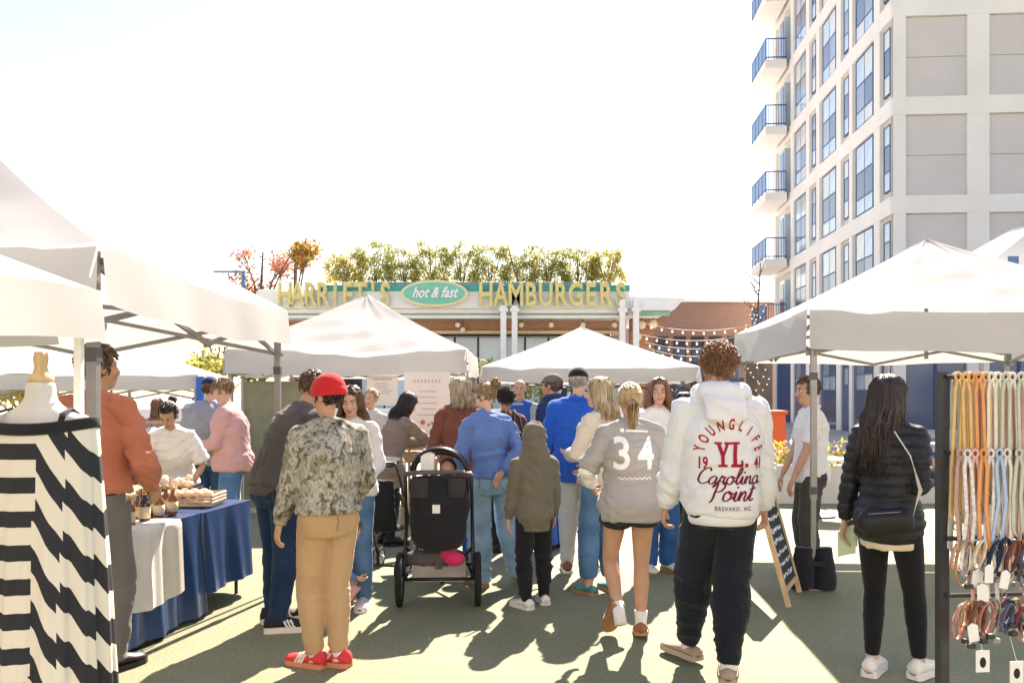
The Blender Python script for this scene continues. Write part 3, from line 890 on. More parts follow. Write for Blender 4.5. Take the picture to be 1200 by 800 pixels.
CR = V((.083, .101, .091)); CC = V((0, -.014, .034))     # cranium under the hair
def on_scalp(d, lift=1.0):
    d = V(d).normalized()
    return CC + V((d.x * CR.x, d.y * CR.y, d.z * CR.z)) * lift

def hair_mesh(style, seed, length=.3, n=150, hatted=False):
    """locks of hair in head space"""
    r = random.Random(seed); mb = MB()
    def shell(test):
        tmp = MB(); tmp.ell(CC, (CR.x * .97, CR.y * .97, CR.z * .97), 26, 20)
        keep = [q for q in tmp.f if test(sum((V(tmp.v[i]) for i in q), V()) / len(q))]
        mb.add(tmp.v, keep)
    def hairline(p): return (p.y < .03 or p.z > .075 - .0 * p.y) and (p.z > -.03 or p.y < -.02) and p.z > -.075
    if style in ('short', 'crop', 'long', 'pony', 'bun', 'fade'): shell(hairline)
    if style in ('short', 'crop', 'fade'):
        for i in range(n * 2):
            d = V((r.gauss(0, 1), r.gauss(-.25, 1), r.gauss(.45, .8))).normalized()
            p = on_scalp(d)
            if not hairline(p - V((0, .012, 0))) or (hatted and p.z > .03): continue
            ln = {'short': .045, 'crop': .026, 'fade': .014}[style] * r.uniform(.7, 1.3)
            if style == 'fade' and d.z > .5: ln = .035
            flow = V((d.x * .6, d.y * .5 + (.9 if d.y > 0 and d.z > .3 else -.4), -.55 if d.z < .6 else .15)) + V((r.gauss(0, .3), r.gauss(0, .3), r.gauss(0, .2)))
            flow = (flow - d * flow.dot(d)).normalized()
            lock(mb, [p * 1.0, p + flow * ln * .5 + d * .008, p + flow * ln + d * .006], .0085)
    elif style == 'curly':
        shell(lambda p: hairline(p))
        for i in range(1300):
            d = V((r.gauss(0, 1), r.gauss(-.2, 1), r.gauss(.55, .8))).normalized()
            p = on_scalp(d, r.uniform(1.0, 1.32) if d.z > -.1 else r.uniform(1.0, 1.12))
            if not hairline(on_scalp(d) - V((0, .01, 0))): continue
            ax = V((r.gauss(0, 1), r.gauss(0, 1), r.gauss(0, 1))).normalized(); e1 = ax.orthogonal().normalized(); e2 = ax.cross(e1)
            rr = r.uniform(.006, .012)
            mb.tube([p + (e1 * math.cos(a) + e2 * math.sin(a)) * rr + ax * (a / 6.28) * .007 for a in [k * .9 for k in range(9)]], [.0019] * 8 + [.0008], 4, ax)
    elif style == 'long':
        for i in range(int(n * 2.2)):
            a = r.uniform(-2.45, 2.45)                     # angle from the back, parted at the top
            d0 = V((.15 * math.sin(a), r.uniform(-.5, .45), 1)).normalized()
            d1 = V((math.sin(a), -math.cos(a), .25)).normalized()
            lift = r.uniform(1.0, 1.12)
            pts = [on_scalp(d0, lift), on_scalp((d0 + d1), lift * 1.04), on_scalp(d1, lift * 1.04)]
            low = V((d1.x * .105, min(d1.y * .11, .045) - .02, -.06)); pts.append(low * r.uniform(.9, 1.08))
            L = length * r.uniform(.72, 1.05)
            q = pts[-1]
            for k in range(1, 6):
                f = k / 5
                wv = .010 * math.sin(f * 6 + 3 * math.sin(i * .3)) + r.gauss(0, .003)
                pts.append(V((q.x * (1 + .42 * f) + wv, q.y - .03 * math.sin(f * 2.2) - .01 * f + r.gauss(0, .005), q.z - L * f)))
            lock(mb, pts, r.uniform(.004, .0085), 4, .6)
    elif style in ('pony', 'bun'):
        tie = V((0, -.118, -.005 if style == 'pony' else .055))
        for i in range(int(n * 1.6)):
            d = V((r.gauss(0, 1), r.gauss(.2, 1), r.gauss(.45, .8))).normalized()
            p = on_scalp(d)
            if not hairline(p - V((0, .008, 0))): continue
            dt = (tie - CC); dt = V((dt.x / CR.x, dt.y / CR.y, dt.z / CR.z)).normalized()
            pts = [on_scalp(d.lerp(dt, f), 1.0 + .05 * math.sin(f * 3.14) + r.uniform(0, .02)) for f in (0, .3, .6, .85)] + [tie + V((r.gauss(0, .006), 0, r.gauss(0, .006)))]
            lock(mb, pts, r.uniform(.005, .009), 5, .5)
        if style == 'pony':
            for i in range(80):
                a = r.uniform(0, 6.28); s = r.uniform(.2, 1)
                o = V((math.cos(a) * s, math.sin(a) * s, 0))
                L = length * r.uniform(.7, 1.05)
                lock(mb, [tie + o * .01, tie + V((o.x * .03, -.035 + o.y * .02, -.01)), tie + V((o.x * .042, -.03 + o.y * .025, -L * .4)), tie + V((o.x * .035 + r.gauss(0, .006), -.012 + o.y * .02, -L * .75)), tie + V((o.x * .018, .0 + o.y * .01, -L))], .0062, 5, .7)
            mb.tube([tie + V((.016 * math.cos(a), -.008, .016 * math.sin(a))) for a in [k * .785 for k in range(8)]], .006, 6, (0, 1, 0), closed=True)
        else:
            c = tie + V((0, -.03, .015))
            for i in range(26):
                ax = V((r.gauss(0, .5), 1, r.gauss(0, .5))).normalized(); e1 = ax.orthogonal().normalized(); e2 = ax.cross(e1); rr = r.uniform(.015, .04)
                a0 = r.uniform(0, 6.28)
                lock(mb, [c + (e1 * math.cos(a0 + k * .6) + e2 * math.sin(a0 + k * .6)) * rr + ax * r.uniform(-.02, .02) for k in range(8)], .010, 5, .7)
    return mb

def hair_mat(name, c, c2=None):
    return M('hair_' + name, c, .45, .45, 40, .2, 200, spec=.5, stretch=(1, 1, .12), col2=c2)
HAIR = {'brown': hair_mat('brown', (.10, .05, .028), (.17, .09, .05)), 'dark': hair_mat('dark', (.022, .014, .012), (.05, .03, .022)), 'blond': hair_mat('blond', (.40, .25, .11), (.62, .44, .23)),
        'auburn': hair_mat('auburn', (.20, .085, .035), (.34, .17, .08)), 'grey': hair_mat('grey', (.30, .26, .22), (.5, .46, .40)), 'lightbrown': hair_mat('lightbrown', (.24, .13, .07), (.38, .24, .13)), 'platinum': hair_mat('platinum', (.42, .29, .15), (.60, .46, .28))}
eye_white = M('eye_white', (.75, .73, .70), .25, 0); eye_dark = M('eye_dark', (.03, .02, .015), .15, 0)
lip = M('lip', (.42, .16, .13), .4, .05, 20)
glass_dark = M('sunglass_lens', (.012, .012, .014), .1, 0, spec=.8)

def sweep_shoe(mb_u, mb_s, A, yaw, pitch, L=.27, W=.048, hi=.085, sole=.028):
    """upper and sole of one shoe; A is the ankle, local toe direction yawed, heel lifted by pitch about the toe"""
    rz = Matrix.Rotation(R(yaw), 4, 'Z'); rx = Matrix.Rotation(-R(pitch), 4, 'X')
    toe = V((0, .19, 0))
    T = Matrix.Translation(V(A) - V((0, 0, .085))) @ rz
    piv = V((0, .13, 0))
    T = T @ Matrix.Translation(piv) @ rx @ Matrix.Translation(-piv)
    st = [(-.075, .55, .55), (-.065, .85, .95), (-.03, .92, 1.0), (.02, .9, .98), (.07, .98, .78), (.12, 1.08, .58), (.165, 1.0, .48), (.19, .72, .40), (.203, .35, .28)]
    k = L / .27
    def ring(y, w, h, z0, top):
        out = []
        for a in range(12):
            t = 2 * math.pi * a / 12
            x = math.cos(t) * W * w * (1 if math.sin(t) < .2 else (1 - .45 * math.sin(t)))
            z = z0 + (top * h * .5) * (1 + math.sin(t)) if top else z0
            out.append(T @ V((x, y * k, z)))
        return out
    rings = [ring(y, w, h, sole * .6, hi) for y, w, h in st]
    vs = [p for q in rings for p in q]; n = 12
    fs = [(i * n + j, i * n + (j + 1) % n, (i + 1) * n + (j + 1) % n, (i + 1) * n + j) for i in range(len(st) - 1) for j in range(n)]
    fs += [tuple(range(n))[::-1], tuple((len(st) - 1) * n + j for j in range(n))]
    mb_u.add(vs, fs)
    out = [(-W * w * 1.06, y * k) for y, w, h in st] + [(W * w * 1.06, y * k) for y, w, h in st[::-1]]
    n = len(out)
    vs = [T @ V((x, y, 0.001)) for x, y in out] + [T @ V((x, y, sole)) for x, y in out]
    mb_s.add(vs, [tuple(range(n))[::-1], tuple(range(n, 2 * n))] + [(i, (i + 1) % n, (i + 1) % n + n, i + n) for i in range(n)])

HEADS = {}
PEOPLE = {}
def person(key, label, loc, yaw, h=1.72, sex='m', lean=0, side=0, twist=0, head=(0, 0, 0), ank=None, knee=None, wr=(None, None), pole=(None, None), thumb=(None, None),
           curl=(.45, .45), tone=0, top=None, layers=(), bottom=None, shoes=None, socks=None, hair=None, hat=None, vox=.011, hs=1., pelvis=0., face=False, wide=1., seed=1, extras=None):
    t = thing('person', label, 'person', (loc[0], loc[1], 0), R(yaw))
    k = h / 1.75
    t.scale = (k, k, k)
    sk = skin_mat(tone)
    HZ = .95
    def bend(p):
        p = V(p); f = min(1, max(0, (p.z - HZ) / .22))
        q = p - V((0, 0, HZ))
        if p.z > HZ:
            q = Matrix.Rotation(R(twist) * f, 3, 'Z') @ q
            q = Matrix.Rotation(-R(lean) * (.35 + .65 * f), 3, 'X') @ q
            q = Matrix.Rotation(R(side) * (.35 + .65 * f), 3, 'Y') @ q
        return q + V((0, 0, HZ - pelvis))
    sx = .178 if sex == 'm' else .158
    sx *= wide
    SH = [bend((-sx, -.005, 1.398)), bend((sx, -.005, 1.398))]
    ank = ank or ((-.10, 0, 0, 8, 0), (.10, 0, 0, -8, 0))
    hipx = .088
    HIP = [bend((-hipx, 0, .915)), bend((hipx, 0, .915))]
    KN, AN = [], []
    for i in (0, 1):
        a = ank[i]
        kn, an = ik(HIP[i], (a[0], a[1], .085 + a[2]), .425, .41, (knee[i] if knee else (math.sin(-R(a[3])) * .6, 1, 0)))
        KN.append(kn); AN.append(an)
    EL, WR = [], []
    for i in (0, 1):
        s = -1 if i == 0 else 1
        w = wr[i] or (s * (sx + .065), .06, .86)
        w = V(w) - V((0, 0, pelvis)) if wr[i] is None else V(w)
        e, w = ik(SH[i], w, .285, .255, pole[i] or (s * .35, -1, 0))
        EL.append(e); WR.append(w)
    nb = bend((0, -.005, 1.47)); nt = bend((0, .012, 1.545))
    hc = bend((0, .022, 1.628))
    rot = Matrix.Rotation(R(twist), 4, 'Z') @ Matrix.Identity(4)
    rot = Matrix.Rotation(R(side) * .7, 4, 'Y') @ Matrix.Rotation(-R(lean) * .8, 4, 'X') @ rot
    rot = rot @ Matrix.Rotation(R(head[0]), 4, 'Z') @ Matrix.Rotation(-R(head[1]), 4, 'X') @ Matrix.Rotation(R(head[2]), 4, 'Y')
    Hm = Matrix.Translation(hc) @ rot @ Matrix.Scale(hs, 4)
    if hs != 1: Hm = Matrix.Translation(V((0, 0, .05 * (hs - 1)))) @ Hm
    # ---- body, one continuous surface
    b = MB()
    def torso(mb, z0, z1, ex, ey, step=.06, sag=None):
        zs = []; z = z0
        while z < z1 - .02: zs.append(z); z += step
        zs.append(z1)
        pts, rad = [], []
        for z in zs:
            rx, ry = prof(sex, z)
            q = ex(z) if callable(ex) else ex; q2 = ey(z) if callable(ey) else ey
            pts.append(bend((0, -.008 if z > 1.1 else -.004, z))); rad.append((rx * wide + q, ry * (1 + .6 * (wide - 1)) + q2))
        mb.tube(pts, rad, 22, rot @ V((1, 0, 0)), cap='flat')
    torso(b, .83, 1.49, -.012, -.012)
    b.tube([nb - V((0, 0, .04)), nb, nt, Hm @ V((0, -.012, -.02))], [.06, .056 if sex == 'm' else .047, .054 if sex == 'm' else .045, .05], 12)
    head_shapes(b, Hm, hs, sex)
    fat = 1. if sex == 'm' else .88
    for i in (0, 1):
        b.tube([bend((0, -.012, 1.445)), SH[i]], [.055, .042], 12); b.ell(SH[i], .046 * fat)
        b.tube([SH[i], SH[i].lerp(EL[i], .4), EL[i], EL[i].lerp(WR[i], .3), WR[i]], [.046 * fat, .044 * fat, .035 * fat, .038 * fat, .024 * fat], 10, cap='round')
        b.tube([HIP[i], HIP[i].lerp(KN[i], .35), KN[i], KN[i].lerp(AN[i], .3), KN[i].lerp(AN[i], .75), AN[i] - V((0, 0, .03))], [.082, .078, .053, .056, .038, .034], 12, cap='round')
    if face: vb = .0075
    else: vb = vox
    Hi = Hm.inverted()
    Hn = np.array(Hi)
    def dface(co, no):
        q = co @ Hn[:3, :3].T + Hn[:3, 3]
        d = np.zeros(len(co))
        for s in (-1, 1): d -= .009 * np.exp(-(((q[:, 0] - s * .031) / .016) ** 2 + ((q[:, 1] - .08) / .03) ** 2 + ((q[:, 2] - .006) / .012) ** 2))
        return d
    me = remesh(b, vb, 3, dface)
    hand = MB()
    for i in (0, 1):
        d = (WR[i] - EL[i]).normalized()
        add_hand(hand, WR[i] + d * .005, d, V(thumb[i] or (0, 1, .15)), i == 1, curl[i])
    hm = hand.mesh('h', None, True)
    bm = bmesh.new(); bm.from_mesh(me); bm.from_mesh(hm); bm.to_mesh(me); bm.free(); bpy.data.meshes.remove(hm)
    me.polygons.foreach_set('use_smooth', [True] * len(me.polygons))
    me.materials.append(sk); me.materials.append(lip)
    npoly = len(me.polygons)
    cen = np.empty(npoly * 3, np.float32); me.polygons.foreach_get('center', cen); cen = cen.reshape(-1, 3)
    q = cen @ Hn[:3, :3].T + Hn[:3, 3]
    lipm = (np.abs(q[:, 0]) < .022) & (np.abs(q[:, 2] + .0615) < .0095) & (q[:, 1] > .078)
    me.polygons.foreach_set('material_index', lipm.astype(np.int32))
    me.name = 'body'
    body = link('body', me, t)
    if face:
        for s in (-1, 1):
            e = MB(); e.ell((s * .031, .0715, .006), (.0125, .0105, .0075), 10, 8, Hm); eo = e.build('eye', eye_white, t, True)
            e = MB(); e.ell((s * .031, .0795, .006), (.0055, .004, .0058), 8, 6, Hm); e.build('iris', eye_dark, eo, True)
            e = MB(); e.tube([Hm @ V((s * .014, .090, .025)), Hm @ V((s * .03, .089, .031)), Hm @ V((s * .046, .078, .026))], [.003, .004, .002], 6)
            e.build('eyebrow', HAIR[hair[1]] if hair else HAIR['brown'], t, True)
    info = dict(root=t, Hm=Hm, SH=SH, EL=EL, WR=WR, KN=KN, AN=AN, bend=bend, HIP=HIP, k=k, body=body, parts={})
    # ---- garments
    def garment(g, name):
        mb = MB()
        z0 = g.get('hem', .86); ease = g.get('ease', .025) * .82; z1 = g.get('neck', 1.46)
        def ex(z):
            e = ease * (1 - .75 * max(0, min(1, (z - 1.3) / .16)))
            if g.get('rib') and z < z0 + .07: e -= .012
            if z < 1.0: e += g.get('flare', 0) * (1.0 - z) / .15
            return e + g.get('belly', 0) * math.exp(-((z - 1.03) / .09) ** 2)
        torso(mb, z0, z1, ex, lambda z: ex(z) * 1.05 + .006 + (.022 * min(1, max(0, (1.03 - z) / .06)) if z0 < .97 else .012))
        sl = g.get('sleeve', 1.0); es = g.get('sease', .022) * .72
        for i in ((0, 1) if z1 > 1.3 else ()):
            mb.tube([bend((0, -.012, 1.447)), SH[i]], [.066 + ease * .25, .05 * fat + es * .8], 14)
        for i in (0, 1):
            if sl <= 0:
                continue
            S, E, W = SH[i], EL[i], WR[i]
            r0, r1, r2 = .05 * fat + es, .04 * fat + es * 1.0, .03 * fat + es * .75
            mb.ell(S, r0 * 1.02, 14, 10)
            if sl >= .9:
                d = (W - E).normalized()
                pts = [S, S.lerp(E, .25), S.lerp(E, .5), E, E.lerp(W, .5), E.lerp(W, .85), W - d * .012]
                mb.tube(pts, [r0, r0 * 1.02, r0 * .93, r1, r1 * .95, r2 * 1.08, r2 * (.8 if g.get('cuff', 1) else 1.1)], 12, cap='flat')
            else:
                e = S.lerp(E, min(1, sl * 2))
                pts = [S, S.lerp(e, .3), S.lerp(e, .6), e] if sl <= .5 else [S, S.lerp(E, .3), S.lerp(E, .6), E, E.lerp(W, (sl - .5) * 2)]
                mb.tube(pts, [r0, r0 * 1.02, r0, r0 * 1.03] if sl <= .5 else [r0, r0, r0 * .95, r1, r2 * 1.2], 12, cap='flat')
        if g.get('hood') == 'down':
            pts = [bend(p) for p in ((-.075, .06, 1.48), (-.11, -.01, 1.50), (-.088, -.085, 1.51), (0, -.115, 1.505), (.088, -.085, 1.51), (.11, -.01, 1.50), (.075, .06, 1.48))]
            mb.tube(pts, [(.03, .03), (.042, .048), (.046, .055), (.05, .06), (.046, .055), (.042, .048), (.03, .03)], 10, (0, 0, 1), cap='round')
            mb.tube([bend((0, -.115, 1.50)), bend((0, -.165, 1.44)), bend((0, -.165, 1.37)), bend((0, -.13, 1.31))], [(.10, .045), (.115, .04), (.10, .032), (.03, .02)], 12, (1, 0, 0), cap='round')
        if g.get('hood') == 'up':
            mb.ell((0, -.035, .03), (.106, .118, .125), 20, 16, Hm); mb.ell((0, -.025, -.06), (.108, .118, .10), 20, 16, Hm)
            mb.tube([nb - V((0, 0, .05)), nb, Hm @ V((0, -.03, -.06))], [(.17, .13), (.15, .13), (.118, .122)], 16, (1, 0, 0))
        if g.get('collar'):
            c = [bend(p) for p in ((.0, .075, 1.445), (-.06, .045, 1.465), (-.072, -.01, 1.485), (-.045, -.06, 1.495), (0, -.072, 1.497), (.045, -.06, 1.495), (.072, -.01, 1.485), (.06, .045, 1.465))]
            mb.tube(c, (.012, .02 + g['collar']), 8, (0, 0, 1), closed=True)
        if g.get('pocket'):
            mb.tube([bend((-.1, .12 + ease, .98)), bend((.1, .12 + ease, .98))], [(.07, .02), (.07, .02)], 12, (0, 0, 1), cap='round')
        me = remesh(mb, vox * g.get('vk', 1.), g.get('smooth', 4), folds(g.get('fold', .006) * 1.5, g.get('fkind', 'shirt'), seed))
        me.materials.append(g['mat']); me.name = name
        go = link(name, me, t)
        if g.get('rib') and vox < .0115:
            bb = MB(); zs = [z0 - .045, z0 - .035, z0 - .01, z0 + .02]
            bb.tube([bend((0, -.004, z)) for z in zs], [(prof(sex, z)[0] * wide + ex(z0) - q, prof(sex, z)[1] * (1 + .6 * (wide - 1)) + ex(z0) * 1.05 + .02 - q) for z, q in zip(zs, (.002, -.004, -.004, .004))], 40, rot @ V((1, 0, 0)))
            bb.build('hem_band', g['mat'], go, True)
            if sl >= .9:
                for i in (0, 1):
                    d = (WR[i] - EL[i]).normalized(); rr = (.03 * fat + es * .75)
                    MB().tube([WR[i] - d * .05, WR[i] - d * .035, WR[i] - d * .005, WR[i] + d * .004], [rr * .95, rr * .93, rr * .88, rr * .8], 16).build('cuff', g['mat'], go, True)
        return go
    if top: info['parts']['top'] = garment(top, top.get('name', 'shirt'))
    for g in layers: info['parts'][g['name']] = garment(g, g['name'])
    if bottom:
        g = bottom; mb = MB(); e = g.get('ease', .012); tz = g.get('waist', 1.0)
        torso(mb, .80, tz, e, e + .004, .05)
        for i, s in ((0, -1), (1, 1)):
            mb.ell(bend((s * .082, -.045, .895)), (.088 + e * .6, .082 + e * .6, .10), 14, 10)
            H, K, A = HIP[i], KN[i], AN[i]
            rt, rk, rh = .088 + e, .058 + g.get('knee', e), g.get('cuff', .05)
            if g.get('short'):
                q = H.lerp(K, g['short'])
                mb.tube([H + V((0, 0, -.02)), H.lerp(q, .5), q], [rt, rt * 1.0, rt * g.get('sflare', 1.02)], 16, cap='flat')
            else:
                end = K.lerp(A, g.get('len', 1.0)) ; dirn = (A - K).normalized()
                end = end + dirn * g.get('drop', .02)
                mb.tube([H + V((0, 0, -.02)), H.lerp(K, .4), K, K.lerp(A, .35), K.lerp(end, .75), end], [rt, rt * .92, rk, rk * 1.0 + g.get('calf', 0), (rh * .6 + rk * .4), rh], 16, cap='flat')
        me = remesh(mb, vox, 4, folds(g.get('fold', .005) * 1.5, 'trouser', seed + 5))
        me.materials.append(g['mat']); me.name = g.get('name', 'trousers')
        info['parts']['bottom'] = link(me.name, me, t)
        if g.get('band'):
            bb = MB(); torso(bb, tz - .03, tz + .005, e + .008, e + .012, .02); info['parts']['belt'] = bb.build('belt', g['band'], t, True)
    if socks:
        for i in (0, 1):
            A, K = AN[i], KN[i]; d = (K - A).normalized()
            MB().tube([A - d * .05, A + d * .03, A + d * socks[1]], [.043, .041, .046], 14).build('sock', socks[0], t, True)
    if shoes:
        for i in (0, 1):
            a = ank[i]
            u, s = MB(), MB()
            sweep_shoe(u, s, AN[i], a[3], a[4], shoes.get('L', .285), shoes.get('W', .05), shoes.get('hi', .09), shoes.get('sole', .03))
            uo = u.build('shoe', shoes['mat'], t, True)
            s.build('sole', shoes['smat'], uo)
            if shoes.get('stripe'):
                rz = Matrix.Translation(V(AN[i]) - V((0, 0, .085))) @ Matrix.Rotation(R(a[3]), 4, 'Z')
                for sd in (-1, 1):
                    st = MB()
                    for q in range(3):
                        y = .045 + q * .022
                        st.bar(rz @ V((sd * .051, y + .02, .03)), rz @ V((sd * .038, y - .01, .085)), .012, .010, side=(1, 0, 0))
                    st.build('side_stripes', shoes['stripe'], uo)
            if shoes.get('lace'):
                rz = Matrix.Translation(V(AN[i]) - V((0, 0, .085))) @ Matrix.Rotation(R(a[3]), 4, 'Z')
                st = MB()
                for q in range(4):
                    y = .065 + q * .022; z = .083 - q * .009
                    st.bar(rz @ V((-.028, y, z)), rz @ V((.028, y, z)), .008, .008)
                st.build('laces', shoes['lace'], uo)
    # ---- hair and hats
    if hair:
        style, colr = hair[0], hair[1]
        hm = hair_mesh(style, seed, *(hair[2:]), hatted=bool(hat))
        o = MB(); o.add([Hm @ V(p) for p in hm.v], hm.f)
        info['parts']['hair'] = o.build('hair', HAIR[colr], t, True)
    if hat:
        kind, mt = hat[0], hat[1]
        o = MB()
        if kind == 'beanie':
            tmp = MB(); tmp.ell((0, -.022, .048), (.096, .113, .098), 22, 16)
            keep = [f for f in tmp.f if sum(tmp.v[i][2] for i in f) / len(f) > .02]
            o.add([Hm @ V(p) for p in tmp.v], keep)
            hato = o.build('beanie', mt, t, True)
            c = MB()
            c.tube([Hm @ V((.098 * math.cos(a), -.02 + .112 * math.sin(a), .032 + .012 * math.sin(a))) for a in [j * 6.2832 / 28 for j in range(28)]], (.008, .03), 10, rot @ V((0, 0, 1)), closed=True)
            c.v = [p for p in c.v]
            cu = MB()
            for zz, rr in ((.008, .0), (.062, .0)): pass
            def cf(u, v):
                a = u * 6.2832; w = math.sin(v * math.pi)
                rx = .096 + .008 * w; ry = .111 + .008 * w
                return Hm @ V((rx * math.cos(a), -.021 + ry * math.sin(a), .004 + .062 * v + .014 * math.sin(a)))
            cu.grid(cf, 28, 6, wrap=True); cu.build('cuff', mt, hato, True)
        elif kind == 'cap':
            tmp = MB(); tmp.ell((0, -.014, .046), (.088, .106, .088), 22, 16)
            keep = [f for f in tmp.f if sum(tmp.v[i][2] for i in f) / len(f) > .042]
            o.add([Hm @ V(p) for p in tmp.v], keep)
            hato = o.build('cap', mt, t, True)
            br = MB()
            br.grid(lambda u, v: Hm @ V(((u - .5) * .15 * (1 - .25 * v * v), .068 + (.02 + .065 * v) * (1 - 1.6 * (u - .5) ** 2), .058 - .02 * v - .05 * (u - .5) ** 2)), 10, 4)
            br.grid(lambda u, v: Hm @ V(((u - .5) * .15 * (1 - .25 * v * v), .068 + (.02 + .065 * v) * (1 - 1.6 * (u - .5) ** 2), .054 - .02 * v - .05 * (u - .5) ** 2)), 10, 4)
            br.build('brim', hat[2] if len(hat) > 2 else mt, hato, True)
    info['seed'] = seed
    PEOPLE[key] = info
    if extras:
        for e in extras:
            if e == 'glasses' or e == 'shades' or e == 'shades_up':
                g = MB(); f = MB()
                zz, yy = (.008, .092) if e != 'shades_up' else (.088, .066)
                for s in (-1, 1):
                    c = Hm @ V((s * .032, yy, zz))
                    f.tube([Hm @ V((s * .032 + .022 * math.cos(a), yy + .001, zz + .018 * math.sin(a))) for a in [j * .6283 for j in range(10)]], .0022, 5, closed=True)
                    f.tube([Hm @ V((s * .054, yy, zz + .006)), Hm @ V((s * .080, .03 if e != 'shades_up' else .01, zz + .004)), Hm @ V((s * .083, -.02, zz - .005))], .0022, 5)
                    if e != 'glasses': g.ell((s * .032, yy, zz), (.021, .003, .017), 12, 8, Hm)
                f.tube([Hm @ V((-.011, yy + .003, zz + .004)), Hm @ V((.011, yy + .003, zz + .004))], .002, 5)
                fo = f.build('glasses', black, t)
                if e != 'glasses': g.build('lens', glass_dark, fo, True)
    return info

def wpt(info, p):
    """local person space -> world"""
    t = info['root']
    return Matrix.Translation(t.location) @ Matrix.Rotation(t.rotation_euler.z, 4, 'Z') @ Matrix.Scale(info['k'], 4) @ V(p)

def decal(info, target, shapes, name, mat, face='back', lift=.003):
    """flat print laid onto a garment: shapes is a list of (verts2d, faces) in x (viewer's right), z"""
    o = info['parts'][target]
    me = o.data
    bvh = BVHTree.FromPolygons([v.co.copy() for v in me.vertices], [tuple(p.vertices) for p in me.polygons])
    mb = MB()
    for vs, fs in shapes:
        vs, fs = densify([(x, 0, z) for x, z in vs], fs, .012)
        out = []
        for p in vs:
            if face == 'back': hit = bvh.ray_cast(V((p.x, -1, p.z)), V((0, 1, 0)))
            else: hit = bvh.ray_cast(V((-p.x, 1, p.z)), V((0, -1, 0)))
            if hit[0] is None: out.append(V((p.x, -.15, p.z))); continue
            out.append(hit[0] + hit[1] * lift)
        mb.add(out, fs)
    return mb.build(name, mat, o)

# ------------------------------------------------------------------ the crowd
def camo_mat():
    m = bpy.data.materials.new('camouflage'); m.use_nodes = True
    N = m.node_tree.nodes; L = m.node_tree.links; b = N['Principled BSDF']
    tc = N.new('ShaderNodeTexCoord')
    def noise(sc, st, det=4):
        mp = N.new('ShaderNodeMapping'); mp.inputs['Scale'].default_value = st
        n = N.new('ShaderNodeTexNoise'); n.inputs['Scale'].default_value = sc; n.inputs['Detail'].default_value = det; n.inputs['Distortion'].default_value = 1.2
        L.new(tc.outputs['Object'], mp.inputs[0]); L.new(mp.outputs[0], n.inputs['Vector']); return n
    a = noise(9, (1, 1, .8), 3); c = noise(20, (1.2, 1, .8), 2); d = noise(48, (1, 1, .6), 2)
    r = N.new('ShaderNodeValToRGB'); e = r.color_ramp.elements
    e[0].position = .33; e[0].color = (.11, .095, .07, 1); e[1].position = .41; e[1].color = (.30, .275, .22, 1)
    x = e.new(.53); x.color = (.40, .375, .32, 1); x = e.new(.63); x.color = (.22, .21, .155, 1)
    L.new(a.outputs[0], r.inputs[0])
    r2 = N.new('ShaderNodeValToRGB'); e = r2.color_ramp.elements
    e[0].position = .38; e[0].color = (.38, .35, .32, 1); e[1].position = .45; e[1].color = (1, 1, 1, 1)
    L.new(c.outputs[0], r2.inputs[0])
    r3 = N.new('ShaderNodeValToRGB'); e = r3.color_ramp.elements
    e[0].position = .35; e[0].color = (.6, .58, .55, 1); e[1].position = .55; e[1].color = (1.15, 1.15, 1.15, 1)
    L.new(d.outputs[0], r3.inputs[0])
    mx = N.new('ShaderNodeMix'); mx.data_type = 'RGBA'; mx.blend_type = 'MULTIPLY'; mx.inputs[0].default_value = 1
    L.new(r.outputs[0], mx.inputs[6]); L.new(r2.outputs[0], mx.inputs[7])
    m2 = N.new('ShaderNodeMix'); m2.data_type = 'RGBA'; m2.blend_type = 'MULTIPLY'; m2.inputs[0].default_value = 1
    L.new(mx.outputs[2], m2.inputs[6]); L.new(r3.outputs[0], m2.inputs[7])
    L.new(m2.outputs[2], b.inputs['Base Color']); b.inputs['Roughness'].default_value = .9
    return m
denim = lambda n, c: cloth('denim_' + n, c, .3, 5, .3, 300, .1)
white_shoe = M('white_leather', (.72, .70, .66), .5, .06, 20); white_sole = M('white_rubber', (.74, .72, .68), .6, .04, 20); tan_sole = M('gum_sole', (.36, .19, .09), .6, .1, 20)
white_cot = cloth('white_cotton', (.78, .76, .73), .03)
D_ = dict
person('camo', 'person in camouflage jacket, red beanie, tan trousers and red striped sneakers', (-1.07, 4.97), 32, 1.68, 'f', wide=1.14, head=(28, 12, 0), seed=11, tone=1, vox=.0095,
       ank=((-.075, .03, 0, 32, 0), (.055, -.03, 0, 38, 0)), wr=((-.27, .10, .86), (.20, .16, .95)), twist=0,
       top=D_(name='jacket', mat=camo_mat(), hem=.985, ease=.045, sease=.034, fold=.005, rib=1, collar=.015),
       bottom=D_(mat=cloth('tan_twill', (.47, .30, .165), .06, 5), ease=.016, knee=.024, cuff=.046, calf=.0, fold=.006, waist=1.06, drop=0.0),
       shoes=D_(mat=M('red_suede', (.62, .045, .045), .75, .1, 20), smat=M('orange_gum', (.62, .22, .12), .6, .05, 20), stripe=white_shoe, lace=white_shoe, sole=.03),
       socks=(white_cot, .09), hair=('short', 'dark'), hat=('beanie', cloth('red_knit', (.62, .025, .03), .1, 10, .6, 150)))
